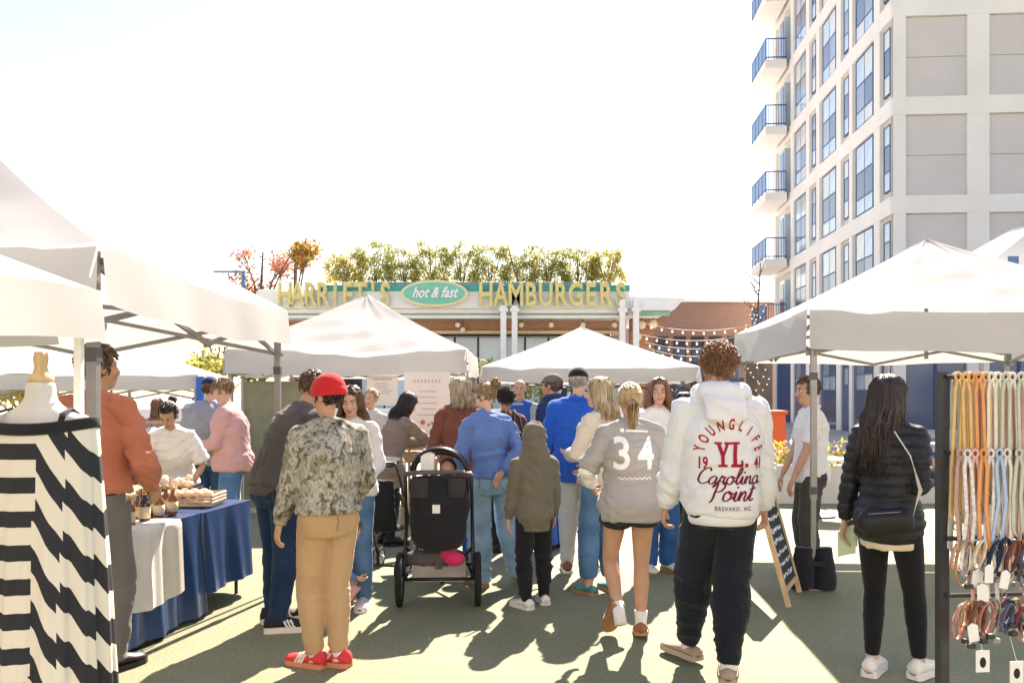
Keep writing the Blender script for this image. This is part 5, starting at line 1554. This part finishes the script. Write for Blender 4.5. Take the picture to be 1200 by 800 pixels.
# ------------------------------------------------------------------ clothes rail
cr = thing('clothes_rail', 'steel clothes rail packed with coloured garments under the strap tent', 'clothes rail', (-4.6, 10.3, 0))
MB().bar((-.75, 0, 1.22), (1.0, 0, 1.22), .03).build('top_bar', alu, cr)
for x in (-.72, .97):
    MB().bar((x, 0, 0), (x, 0, 1.22), .03).build('upright', alu, cr); MB().bar((x, -.25, .03), (x, .25, .03), .03).build('foot', alu, cr)
gc = [('black', (.02, .02, .025)), ('emerald green', (.02, .22, .12)), ('scarlet', (.55, .03, .05)), ('charcoal', (.05, .05, .055)), ('teal', (.05, .35, .42)), ('coral pink', (.62, .22, .2)), ('ivory', (.7, .66, .58)), ('plum', (.16, .04, .10)), ('navy', (.02, .04, .12)), ('mustard', (.5, .3, .05)), ('powder blue', (.3, .45, .6))]
for i, (nm, c) in enumerate(gc):
    x = -.62 + i * .145
    o = thing('hanging_garment', nm + ' garment on a hanger on the clothes rail', 'garment', (-4.6 + x, 10.3, 1.2), R(75 + 10 * math.sin(i * 2)), 'garments on the clothes rail')
    MB().tube([(0, 0, .03), (0, 0, -.03), (-.2, 0, -.12)], .005, 5).tube([(0, 0, -.03), (.2, 0, -.12)], .005, 5).build('hanger', steel_dark, o)
    MB().tube([(0, 0, -.04), (0, 0, -.09), (0, 0, -.16), (0, 0, -.4), (0, 0, -.72)], [(.06, .025), (.15, .03), (.21, .04), (.19, .04), (.21, .05)], 16).build('fabric', cloth('rail_' + nm.replace(' ', '_'), c), o, True)

# ------------------------------------------------------------------ jogging stroller
rubber = M('tyre_rubber', (.015, .015, .016), .8, .2, 20, .2, 60); grey_fab = cloth('grey_canvas', (.085, .076, .078)); rim_grey = M('rim_grey', (.10, .10, .11), .4, .05, 5)
def wheel(parent, c, r, w, rim=None, ax=(1, 0, 0)):
    o = MB().tube([V(c) + V((0, r * math.cos(a), r * math.sin(a))) for a in [k * 6.2832 / 28 for k in range(28)]], w, 10, ax, closed=True).build('wheel', rubber, parent, True)
    h = MB()
    h.tube([V(c) + V((0, r * .82 * math.cos(a), r * .82 * math.sin(a))) for a in [k * 6.2832 / 28 for k in range(28)]], w * .55, 6, ax, closed=True)
    h.tube([V(c) + V((-.025, 0, 0)), V(c) + V((.025, 0, 0))], .022, 10)
    h.build('rim', rim or rim_grey, o, True)
    for k in range(6):
        a = k * math.pi / 3
        MB().bar(c, V(c) + V((0, r * .8 * math.cos(a), r * .8 * math.sin(a))), .01, .02).build('spoke', rim or rim_grey, o)
    return o
def stroller():
    t = thing('jogging_stroller', 'black jogging stroller with arched canopy and big rear wheels beside blue sweater', 'stroller', (-.545, 6.36, 0), R(3))
    for s in (-1, 1): wheel(t, (s * .29, 0, .2), .178, .024)
    wheel(t, (0, .78, .165), .145, .022)
    f = MB()
    for s in (-1, 1):
        f.tube([(s * .265, 0, .2), (s * .255, .02, .34), (s * .25, .12, .55), (s * .245, .0, .80), (s * .24, -.12, .98)], .014, 8)
        f.tube([(s * .25, .05, .42), (s * .2, .45, .30), (s * .05, .76, .30), (s * .045, .78, .17)], .013, 8)
        f.tube([(s * .265, 0, .2), (s * .22, .3, .24), (s * .1, .65, .3)], .012, 8)
    f.tube([(-.28, 0, .2), (.28, 0, .2)], .013, 8); f.tube([(-.255, .03, .30), (.255, .03, .30)], .009, 8)
    f.build('frame', M('stroller_frame', (.03, .03, .034), .35, .05, 5, metal=.5), t, True)
    MB().tube([(-.24, -.12, .98), (-.235, -.15, 1.0), (-.15, -.17, 1.01), (.15, -.17, 1.01), (.235, -.15, 1.0), (.24, -.12, .98)], .018, 10).build('handlebar', M('handle_foam', (.10, .10, .105), .6, .1, 20), t, True)
    b = MB()
    b.tube([(0, .0, .44), (0, -.04, .52), (0, -.045, .68), (0, -.05, .84), (0, -.06, .97)], [(.16, .06), (.205, .075), (.215, .085), (.21, .08), (.20, .05)], 20)
    b.tube([(0, .0, .47), (0, .35, .43)], [(.19, .05), (.16, .05)], 14)
    for s in (-1, 1): b.tube([(s * .2, -.02, .95), (s * .2, .25, .7), (s * .17, .35, .48)], [.02, .03, .02], 8)
    me = remesh(b, .012, 4, folds(.006, 'shirt', 4)); me.materials.append(black_cloth); link('seat', me, t)
    for s in (-1, 1):
        MB().tube([(s * .135, -.125, .83), (s * .135, -.135, .88), (s * .135, -.13, .955)], [(.055, .012), (.062, .022), (.062, .014)], 14, cap='round').build('parent_pocket', cloth('pocket_canvas', (.045, .04, .042)), t, True)
    MB().box((-.015, -.133, .74), (.055, .006, .062)).build('care_label', paper, t)
    def dome(u, v):
        a = math.pi * u; b2 = v
        y = -.08 + .42 * b2
        rr = 1 - .25 * (b2 - .4) ** 2
        return (-.215 * math.cos(a) * rr, y, .98 + .20 * math.sin(a) * rr * (1 - .3 * b2 * b2))
    cn = MB().grid(dome, 22, 10).build('canopy', grey_fab, t, True)
    for v in (0, .5, 1):
        MB().tube([V(dome(k / 20, v)) * 1.0 + V((0, 0, .004)) for k in range(21)], .011, 8, (0, 1, 0)).build('canopy_hoop', black, cn, True)
    bk = MB()
    bk.grid(lambda u, v: (-.2 + .4 * u, .02 + .5 * v, .26 - .06 * math.sin(math.pi * v) - .02 * math.sin(math.pi * u)), 10, 10)
    bk.grid(lambda u, v: (-.2 + .4 * u, -.0, .18 + .16 * v), 10, 4); bk.grid(lambda u, v: (-.2, .02 + .5 * u, .2 + .14 * v), 8, 4); bk.grid(lambda u, v: (.2, .02 + .5 * u, .2 + .14 * v), 8, 4)
    bk.build('basket', cloth('basket_mesh', (.33, .30, .28)), t, True)
    MB().box((0, -.012, .31), (.05, .03, .06)).build('buckle', grey_fab, t)
    j = thing('pink_pouch', 'hot pink pouch stuffed in the basket of the jogging stroller', 'pouch', (-.43, 6.33, .36))
    b = MB(); b.ell((0, 0, 0), (.08, .06, .05)); b.ell((-.05, .02, .02), (.06, .05, .04)); me = remesh(b, .012, 3, folds(.008, 'shirt', 9)); me.materials.append(cloth('hot_pink', (.62, .03, .12))); link('fabric', me, j)
    j = thing('grey_blanket', 'folded grey blanket packed in the stroller basket under the seat', 'blanket', (-.62, 6.40, .34))
    b = MB(); b.tube([(-.12, 0, 0), (.12, 0, .01)], [(.07, .06), (.07, .06)], 12, cap='round'); me = remesh(b, .012, 3, folds(.01, 'shirt', 19)); me.materials.append(grey_fab); link('fabric', me, j)
    j = thing('white_bag', 'white paper bag standing on top of the jogging stroller handlebar tray', 'bag', (-.625, 6.30, 1.0))
    MB().prism([(-.05, 0), (.05, 0), (.055, .14), (-.045, .145)], -.03, .03).build('paper_bag', paper, j)
    MB().prism([(-.0, .14), (.04, .14), (.035, .15), (.0, .15)], -.02, .02).build('folded_top', paper, j)
    j = thing('baby', 'baby with pink cheeks lying under the stroller canopy', 'person', (-.49, 6.46, .93)); 
    b = MB(); b.ell((0, 0, .08), (.062, .07, .07)); b.ell((0, .08, .03), (.06, .08, .05)); b.ell((0, -.062, .07), (.012, .01, .01))
    me = remesh(b, .010, 3); me.materials.append(skin_mat(0)); link('body', me, j)
    MB().ell((.005, .02, .095), (.066, .068, .066), 14, 10).build('bonnet', cloth('baby_bonnet', (.05, .045, .05)), j, True)
stroller()
def buggy():
    t = thing('folding_buggy', 'light folding buggy with small double wheels behind the tan trousers', 'stroller', (-1.13, 7.25, 0), R(-12))
    for s in (-1, 1):
        for y in (0, .5):
            for d in (-.028, .028): wheel(t, (s * .2 + d, y, .09), .076, .013, M('white_rim', (.5, .5, .5), .4))
    f = MB()
    for s in (-1, 1):
        f.tube([(s * .2, 0, .09), (s * .18, .25, .5), (s * .2, -.05, .88), (s * .2, -.16, 1.0)], .011, 8); f.tube([(s * .2, .5, .09), (s * .18, .25, .5), (s * .18, -.02, .75)], .011, 8)
    f.tube([(-.2, -.16, 1.0), (.2, -.16, 1.0)], .016, 8); f.tube([(-.2, 0, .12), (.2, 0, .12)], .009, 8)
    f.build('frame', steel_dark, t, True)
    b = MB(); b.tube([(0, .3, .40), (0, .05, .42), (0, -.03, .6), (0, -.08, .85)], [(.16, .03)] * 4, 14, (1, 0, 0)); me = remesh(b, .013, 3, folds(.006)); me.materials.append(black_cloth); link('seat', me, t)
    c = MB(); c.grid(lambda u, v: (-.19 + .38 * u, -.2 + .22 * v, .98 + .05 * v + .02 * math.sin(3 * u)), 8, 6); c.grid(lambda u, v: (-.19 + .38 * u, -.2 + .22 * v, .965 + .05 * v + .02 * math.sin(3 * u)), 8, 6); c.build('handle_tray', black_cloth, t, True)
buggy()

# ------------------------------------------------------------------ chalkboard and tent weights
cb = thing('chalkboard_sign', 'wooden A-frame chalkboard with chalk writing beside the tent leg', 'sign', (1.93, 6.62, 0), R(-27))
slate = M('slate', (.018, .022, .03), .7, .2, 6); chalk = M('chalk', (.72, .76, .80), .9, .3, 40)
for s, nm in ((1, 'near'), (-1, 'far')):
    T = Matrix.Rotation(R(17 * s), 4, 'Y')
    def W(p): q = V(p); q.z -= .92; q = Matrix.Rotation(R(-15 * s), 4, 'Y') @ q; q.z += .90; return q
    o = MB()
    o.add([W((s * .012 + a, b, c)) for a in (-.006, .006) for b, c in ((-.24, .14), (.24, .14), (.24, .88), (-.24, .88))], [(0, 1, 2, 3), (7, 6, 5, 4), (0, 4, 5, 1), (1, 5, 6, 2), (2, 6, 7, 3), (3, 7, 4, 0)])
    po = o.build('slate_panel', slate, cb)
    for b in (-.26, .26):
        MB().bar(W((s * .012, b, 0)), W((s * .012, b, .93)), .035, .03, side=(0, 1, 0)).build('frame_leg', pine, po)
    for c in (.12, .90):
        MB().bar(W((s * .012, -.24, c)), W((s * .012, .24, c)), .03, .035).build('frame_rail', pine, po)
    for fc in (1, -1):
     ck = MB(); rr = random.Random(5 + s)
     for row in range(8):
        y = -.19
        while y < .17:
            w = rr.uniform(.03, .07)
            for q in range(3):
                y2 = y + w * q / 3
                ck.bar(W((s * .012 - fc * s * .008, y2, .80 - row * .085 + rr.uniform(-.012, .012))), W((s * .012 - fc * s * .008, y2 + w / 3, .80 - row * .085 + rr.uniform(-.018, .018))), .018, .003, side=(1, 0, 0))
            y += w + .022
     ck.build('chalk_marks', chalk, po)
wb = thing('tent_weight_bag', 'black two pocket weight bag strapped round the tent leg', 'weight bag', (2.43, 6.88, 0))
for s in (-1, 1):
    b = MB(); b.tube([(s * .085, 0, .01), (s * .085, 0, .1), (s * .08, 0, .34)], [(.095, .075), (.095, .075), (.07, .05)], 14)
    me = remesh(b, .012, 2, folds(.006, 'shirt', 3 + s)); me.materials.append(black_cloth); link('pocket', me, wb)
MB().box((0, -.01, .22), (.14, .11, .04)).build('strap', black, wb)

# ------------------------------------------------------------------ bags and hand-held things
def tube_strap(parent, pts, w=.012): MB().tube(pts, [(w, .003)] * len(pts), 6, (1, 0, 0)).build('strap', black_cloth, parent, True)
x = PEOPLE['puffer']
c = wpt(x, (.05, -.205, .93))
o = thing('crossbody_bag', 'small black crossbody bag resting on the back of the quilted jacket', 'bag', c, R(-30))
b = MB(); b.tube([(-.10, 0, -.01), (.10, 0, .02)], [(.05, .07)] * 2, 16, (0, 1, 0), cap='round'); me = remesh(b, .009, 5); me.materials.append(M('black_leather', (.016, .016, .018), .45, .1, 30, .2, 90)); link('pouch', me, o)
MB().tube([(-.08, -.052, .045), (.08, -.052, .068)], .003, 6).build('zip', alu, o)
MB().tube([(-.14, 0, 0), (-.20, .06, -.03), (-.22, .15, -.04)], [(.014, .003)] * 3, 6, (0, 0, 1)).build('strap', black_cloth, o)
MB().tube([(.13, 0, .03), (.17, .02, .18), (.12, .03, .36), (.04, .04, .49)], [(.003, .012)] * 4, 6, (0, 0, 1)).build('shoulder_strap', M('cream_strap', (.6, .55, .48), .8), o)
c = wpt(x, x['WR'][1] + (x['WR'][1] - x['EL'][1]).normalized() * .09 + V((0, .02, .03)))
o = thing('white_tub', 'white tub with blue label held up by the person in quilted jacket', 'tub', c - V((0, 0, .05)))
MB().lathe([(.045, 0), (.05, .01), (.054, .12), (.05, .125), (.056, .127), (.056, .145), (.03, .15)], n=18).build('pot', white_paint, o, True)
MB().lathe([(.0515, .03), (.0545, .10)], n=18).build('blue_label', M('label_blue', (.03, .20, .50), .5, .1, 10), o, True)
c = wpt(x, x['WR'][0] + V((.0, .03, -.13)))
o = thing('paper_slip', 'folded pale green paper slip held in the hand of the quilted jacket person', 'paper', c, R(-25))
MB().grid(lambda u, v: (-.05 + .10 * u, .01 * math.sin(3 * u), -.10 + .15 * v + .03 * u), 6, 4).build('sheet', M('green_paper', (.62, .72, .5), .7, .05, 8), o)
MB().grid(lambda u, v: (-.04 + .10 * u, .012 + .01 * math.sin(3 * u), -.08 + .15 * v + .05 * u), 6, 4).build('inner_sheet', paper, o)
x = PEOPLE['bluesweater']
c = wpt(x, (.24, -.05, 1.17))
o = thing('shoulder_bag', 'dark brown leather shoulder bag under the arm of the blue sweater', 'bag', c, R(20))
b = MB(); b.tube([(0, 0, -.20), (0, 0, -.05), (0, 0, .12)], [(.05, .13), (.05, .14), (.03, .10)], 16, cap='round'); me = remesh(b, .012, 4, folds(.006, 'shirt', 2)); me.materials.append(M('brown_bag', (.09, .045, .035), .55, .15, 20, .15, 60)); link('bag_body', me, o)
tube_strap(o, [(.0, -.09, .10), (-.03, -.06, .27), (-.05, 0, .33), (-.03, .07, .26), (0, .09, .10)])
x = PEOPLE['blondelder']
o = thing('backpack_strap', 'padded navy backpack strap over the shoulder of the cream jacket', 'strap', wpt(x, (0, 0, 0)), R(50)); o.scale = (x['k'],) * 3
MB().tube([x['bend'](p) for p in ((.115, .165, 1.2), (.12, .15, 1.36), (.115, .06, 1.475), (.115, -.05, 1.485), (.115, -.15, 1.40), (.115, -.18, 1.2))], [(.026, .010)] * 6, 8, (1, 0, 0)).build('padded_strap', cloth('navy_webbing', (.02, .03, .08)), o, True)
x = PEOPLE['bald']
o = thing('pale_cup', 'pale paper cup held by the bald bearded person', 'cup', wpt(x, (0, .42, 1.13)))
MB().lathe([(.03, 0), (.04, .11), (.043, .115)], n=16).build('cup_body', paper, o, True); MB().lathe([(.043, .116), (.044, .125), (.03, .13)], n=16).build('lid', white_paint, o, True)
x = PEOPLE['brownhoodie']
o = thing('receipt_pad', 'small white notepad held beside the rust brown sweatshirt', 'notepad', wpt(x, (-.2, .36, 1.04)), R(20))
MB().box((0, 0, 0), (.10, .14, .012)).build('pages', paper, o); MB().box((0, 0, -.009), (.105, .145, .004)).build('backing', black, o)

# ------------------------------------------------------------------ wooden stall in the middle
st = thing('wooden_stall', 'pale wooden stall counter with slatted front under the steep white tent', 'stall', (-1.32, 9.3, 0))
MB().box((.25, .2, .98), (1.0, .6, .04)).build('counter_top', pine, st)
for i in range(9):
    MB().box((-.2 + i * .115, -.06, .5), (.05, .03, .90)).build('slat', pine, st)
MB().box((.25, -.02, .88), (.98, .04, .12)).build('front_board', M('cream_board', (.62, .52, .40), .7, .1, 6), st)
for a in (-.2, .7):
    for b in (0.0, .45): MB().bar((a, b, 0), (a, b, .96), .05).build('leg', pine, st)
ycol = [('yellow', (.7, .42, .06)), ('honey', (.5, .24, .05)), ('amber', (.36, .14, .03))]
for i in range(12):
    nm, cc = ycol[i % 3]
    o = thing('honey_jar', nth_of('j' + nm) + ' ' + nm + ' jar counted along the rows on the wooden stall counter', 'jar', (-1.32 - .15 + (i % 6) * .075, 9.3 + .05 + .1 * (i // 6), 1.0), 0, nm + ' jars on the wooden stall')
    MB().lathe([(.028, 0), (.03, .01), (.03, .07), (.024, .085)], n=12).build('jar_body', M('jar_' + nm, cc, .2, .05, 5, spec=.6), o, True)
    MB().lathe([(.026, .086), (.026, .105)], n=12).build('lid', gold_cap, o, True)
def board(name, label, px0, px1, py0, py1, D, seed, heart=False):
    X0, X1, Z0, Z1 = px(px0, D), px(px1, D), pz(py1, D), pz(py0, D)
    t = thing(name, label, 'sign', ((X0 + X1) / 2, D, 0))
    w = (X1 - X0) / 2
    MB().box((0, 0, (Z0 + Z1) / 2), (2 * w, .02, Z1 - Z0)).build('board', M('poster_white', (.70, .655, .62), .7, .03, 4), t)
    for s in (-1, 1): MB().bar((s * w * .8, .03, 0), (s * w * .8, .03, Z1 - .05), .03).build('easel_leg', pine, t)
    ink = M('brown_ink', (.50, .40, .36), .8, .1, 10); r = random.Random(seed)
    hz = Z1 - (Z1 - Z0) * .12
    n = 8
    for i in range(n):
        MB().box((-w * .55 + i * w * 1.1 / (n - 1), -.012, hz), (.018, .003, .035)).build('heading_mark', ink, t)
    for i in range(5):
        zz = Z1 - (Z1 - Z0) * (.26 + .08 * i); ww = w * r.uniform(.6, 1.3)
        MB().box((r.uniform(-.1, .1) * w, -.012, zz), (ww, .003, .012)).build('printed_line', ink, t)
    if heart:
        for a, b, s in ((-.05, .0, .03), (.02, -.03, .018), (.06, -.01, .016)): MB().ell((a, -.011, Z0 + (Z1 - Z0) * .32 + b), (s, .002, s), 12, 8).build('printed_flower', M('rose_ink', (.50, .16, .17), .8), t)
board('poster_board', 'tall white poster board with small red flower print behind the wooden stall', 474, 527, 436, 522, 10.1, 3, True)
board('menu_board', 'smaller white menu board with boxed heading behind the blond person', 430, 466, 440, 475, 10.9, 4)
# ------------------------------------------------------------------ leash stall
def leash_rack():
    D = 3.62
    t = thing('display_rack', 'black steel display rack hung with leashes and collars', 'rack', (px(1104, D), D, 0), R(6))
    for x in (0, 1.05): MB().box((x, 0, .84), (.04, .04, 1.68)).build('upright', steel_dark, t); 
    for x in (0, 1.05): MB().box((x, 0, .012), (.045, .5, .025)).build('foot', steel_dark, t)
    for z in (1.66, 1.34, .98, .74): MB().tube([(0, -.03, z), (1.05, -.03, z)], .010, 8).build('cross_bar', steel_dark, t)
    base = t.location; rz = R(6)
    def at(x, y, z): return V((base.x + x * math.cos(rz) - y * math.sin(rz), base.y + x * math.sin(rz) + y * math.cos(rz), z))
    r = random.Random(2)
    cols = {'mustard yellow': (.66, .42, .17), 'bright orange': (.70, .31, .13), 'cream': (.70, .64, .55), 'pale sage': (.50, .51, .42), 'blush pink': (.68, .40, .36), 'spotted white': (.66, .62, .60), 'sky blue': (.38, .48, .66), 'rose brown': (.46, .29, .24)}
    def strap(x, z0, z1, nm, w=.0085, loop=True, fr=-.045):
        o = thing('dog_leash', nth_of('l' + nm + str(z0 > 1.5) + str(fr == -.02)) + ' ' + nm + ' leash from the black upright on the rack ' + (('front of the top bar' if fr != -.02 else 'back of the top bar') if z0 > 1.5 else 'second bar'), 'leash', at(x, 0, z0), rz, nm + ' leashes')
        mt = M('webbing_' + nm.replace(' ', '_'), cols[nm], .8, .25 if 'spot' in nm else .1, 60 if 'spot' in nm else 12, .3, 200)
        L = z0 - z1; g = .016; a = r.uniform(-.014, .014); bb = r.uniform(-.02, .02)
        pts = [(-g * .3, fr, -.01), (-g, fr - .004, -.06), (-g + a, fr - .006, -L * .5), (-g * 1.3 + bb, fr - .005, -L + .04), (bb, fr - .004, -L), (g * 1.3 + bb, fr - .005, -L + .04), (g + a, fr - .007, -L * .5), (g, fr - .003, -.06), (g * .3, fr, -.01)]
        MB().tube(pts, [(w, .0025)] * len(pts), 6, (1, 0, 0)).build('webbing', mt, o, True)
        kn = MB(); kn.tube([(0.014 * math.cos(q), fr + .0, .0 + .017 * math.sin(q)) for q in [k * .7854 for k in range(8)]], .006, 7, (0, 1, 0), closed=True); kn.build('loop_knot', mt, o, True)
        if loop: MB().tube([(bb + .010 * math.cos(q), fr - .006, -L - .012 + .014 * math.sin(q)) for q in [k * .7854 for k in range(8)]], .003, 5, (0, 1, 0), closed=True).build('snap_ring', alu, o, True)
    seq = ['mustard yellow', 'mustard yellow', 'bright orange', 'bright orange', 'mustard yellow', 'cream', 'cream', 'pale sage', 'cream', 'pale sage', 'blush pink', 'blush pink', 'rose brown', 'cream', 'mustard yellow', 'bright orange', 'cream', 'blush pink', 'cream', 'spotted white', 'rose brown', 'pale sage']
    for i, nm in enumerate(seq): strap(.035 + i * .031 + r.uniform(-.006, .006), 1.66, 1.66 - r.uniform(.50, .62) if i < 6 else 1.66 - r.uniform(.55, .7), nm, fr=-.05 - .006 * (i % 2))
    seq2 = ['rose brown', 'spotted white', 'blush pink', 'bright orange', 'spotted white', 'sky blue', 'cream', 'pale sage', 'blush pink', 'spotted white', 'sky blue', 'cream', 'blush pink', 'rose brown', 'spotted white', 'blush pink', 'cream', 'spotted white']
    for i, nm in enumerate(seq2): strap(.03 + i * .036 + r.uniform(-.008, .008), 1.34, 1.34 - r.uniform(.3, .7), nm, .0095, fr=-.075 - .006 * (i % 2))
    for i, nm in enumerate(['pale sage', 'cream', 'blush pink', 'cream', 'rose brown', 'pale sage', 'cream', 'blush pink', 'spotted white', 'pale sage', 'cream', 'rose brown']): strap(.05 + i * .06, 1.66, 1.66 - r.uniform(.7, .95), nm, .014, fr=-.02)
    cc = {'blush': (.62, .34, .27), 'ivory': (.66, .61, .52), 'navy': (.03, .045, .10), 'olive grey': (.32, .31, .25), 'rose': (.5, .27, .25), 'tan': (.46, .28, .16), 'chestnut': (.22, .08, .05), 'wine red': (.20, .07, .07), 'denim blue': (.09, .13, .22)}
    def collar(x, z, nm, rad, fr):
        o = thing('dog_collar', nth_of('c' + nm + str(z > .9)) + ' ' + nm + ' dog collar from the black upright in the ' + ('higher' if z > .9 else 'lower') + ' collar row', 'collar', at(x, 0, z), rz + r.uniform(-.3, .3), nm + ' dog collars')
        mt = M('collar_' + nm.replace(' ', '_'), cc[nm], .75, .3, 30, .3, 150)
        n = 18; pts = [(rad * .38 * math.sin(q), fr - .02 * math.cos(q), -rad + rad * math.cos(q)) for q in [k * 6.2832 / n for k in range(n)]]
        MB().tube(pts, [(.012, .0035)] * n, 6, (0, 1, 0), closed=True).build('band', mt, o, True)
        MB().box((0, fr - .03, -rad * 1.9), (.03, .018, .018)).build('buckle', steel_dark if r.random() < .5 else alu, o)
        if r.random() < .25:
            g = MB(); a = r.uniform(-.3, .3); ca, sa = math.cos(a), math.sin(a)
            g.add([(x_ * ca - z_ * sa, fr - .05 + e, -rad * 2.2 + x_ * sa + z_ * ca) for e in (0, .003) for x_, z_ in ((-.022, -.035), (.022, -.035), (.022, .03), (0, .042), (-.022, .03))], [(4, 3, 2, 1, 0), (5, 6, 7, 8, 9), (0, 1, 6, 5), (1, 2, 7, 6), (2, 3, 8, 7), (3, 4, 9, 8), (4, 0, 5, 9)])
            g.build('price_tag', paper, o)
    names = list(cc)
    for i in range(28): collar(.03 + i * .025, .99 - r.uniform(0, .02), ['blush', 'tan', 'ivory', 'ivory', 'navy', 'navy', 'olive grey', 'navy', 'wine red', 'ivory', 'tan', 'denim blue', 'rose', 'navy'][i % 14], r.uniform(.045, .10), -.06 - .02 * (i % 3))
    for i in range(34): collar(.025 + i * .021, .745 - r.uniform(0, .03), ['rose', 'tan', 'chestnut', 'blush', 'chestnut', 'rose', 'wine red', 'olive grey', 'denim blue', 'chestnut', 'navy', 'wine red', 'tan', 'rose', 'navy', 'blush', 'tan'][i % 17], r.uniform(.04, .10), -.07 - .02 * (i % 3))
    for i in range(2):
        o = thing('card_tag', ('white card with dark silhouette hanging below the rack ' + ('nearest the upright' if i == 0 else 'farther from the upright')), 'card', at(.10 + i * .15, 0, .55 - .05 * (i % 2)), rz, 'cards on the display rack')
        MB().box((0, -.12, -.06), (.06, .003, .09)).build('card', paper, o); MB().ell((0, -.1225, -.065), (.014, .001, .022), 10, 8).build('silhouette', black, o)
        MB().tube([(0, -.12, -.015), (0, -.06, .12)], .0015, 4).build('cord', paper, o)
leash_rack()

# ------------------------------------------------------------------ things in the far background
pl = thing('flower_planter', 'long white concrete planter full of flowers by the apartment shopfront', 'planter', (5.2, 12.6, 0))
MB().box((0, 0, .27), (4.2, .9, .54)).build('trough', M('concrete_white', (.62, .59, .55), .85, .08, 3, .2, 30), pl)
bl = [(-1.9 + i * .38, random.uniform(-.2, .2), .62, .26) for i in range(11)]
leafy(pl, 'foliage', [L_grn, L_olv, L_yel], bl, 1500, .05, 77)
leafy(pl, 'blossom', [leafmat('petal_white', (.7, .6, .55)), leafmat('petal_pink', (.6, .2, .25)), leafmat('petal_yellow', (.7, .5, .1))], [(a, b, c + .06, d * .9) for a, b, c, d in bl], 600, .04, 78)
ob = thing('orange_bin', 'orange plastic barrier box standing near the brick building', 'bin', (px(900, 16.5), 16.5, 0))
o = MB(); o.prism([(-.3, 0), (.3, 0), (.26, 1.15), (-.26, 1.15)], -.25, .25); o.build('box', M('orange_plastic', (.62, .10, .03), .5, .08, 5), ob)
MB().box((0, 0, 1.19), (.6, .55, .07)).build('lid', M('orange_plastic', (0, 0, 0)), ob)
def bistro(x, y, label):
    t = thing('bistro_table', label, 'table', (x, y, 0))
    MB().lathe([(.35, .72), (.35, .75)], n=20).build('table_top', white_paint, t); MB().tube([(0, 0, .02), (0, 0, .72)], .03, 8).build('stem', steel_dark, t); MB().lathe([(.22, 0), (.22, .02), (.03, .03)], n=18).build('base', steel_dark, t)
bistro(3.9, 10.9, 'round white bistro table in front of the flower planter')
hb = thing('hedge', 'clipped olive hedge in front of the restaurant glass', 'hedge', (px(598, 27), 27, 0))
leafy(hb, 'foliage', [L_olv, L_grn, L_yel], [(-1.0 + i * .4, 0, z, .42) for i in range(6) for z in (.8, 1.6, 2.3)], 2600, .07, 91)
MB().tube([(0, 0, 0), (0, 0, 1.2)], .06, 6).build('trunk', bark, hb)
bw = thing('garden_wall', 'low cream rendered wall in front of the burger restaurant', 'wall', (0, 26, 0))
MB().span((-14, 0, 0), (7.2, .3, 1.0)).build('wall_body', white_wall, bw); MB().span((-14.05, -.04, 1.003), (7.25, .34, 1.07)).build('coping', white_paint, bw)

ts = MB().add([(-2.42, 5.0, .004), (-2.39, 5.0, .004), (-1.86, 6.9, .004), (-1.875, 6.9, .004)], [(0, 1, 2, 3)]).build('turf_seam', M('seam_dark', (.03, .035, .02), .9))
tag(ts, kind='structure')
fl = thing('fallen_leaf', 'curled tan leaf lying on the turf beside the tan trousers', 'leaf', (-1.13, 6.35, .004))
MB().grid(lambda u, v: ((u - .5) * .10 * math.sin(math.pi * (v * .9 + .05)), (v - .5) * .13, .012 + .02 * (u - .5) ** 2 * 4 + .01 * v), 6, 6).build('blade', L_org, fl); MB().tube([(0, -.06, .014), (0, -.10, .02)], .003, 4).build('stalk', bark, fl)
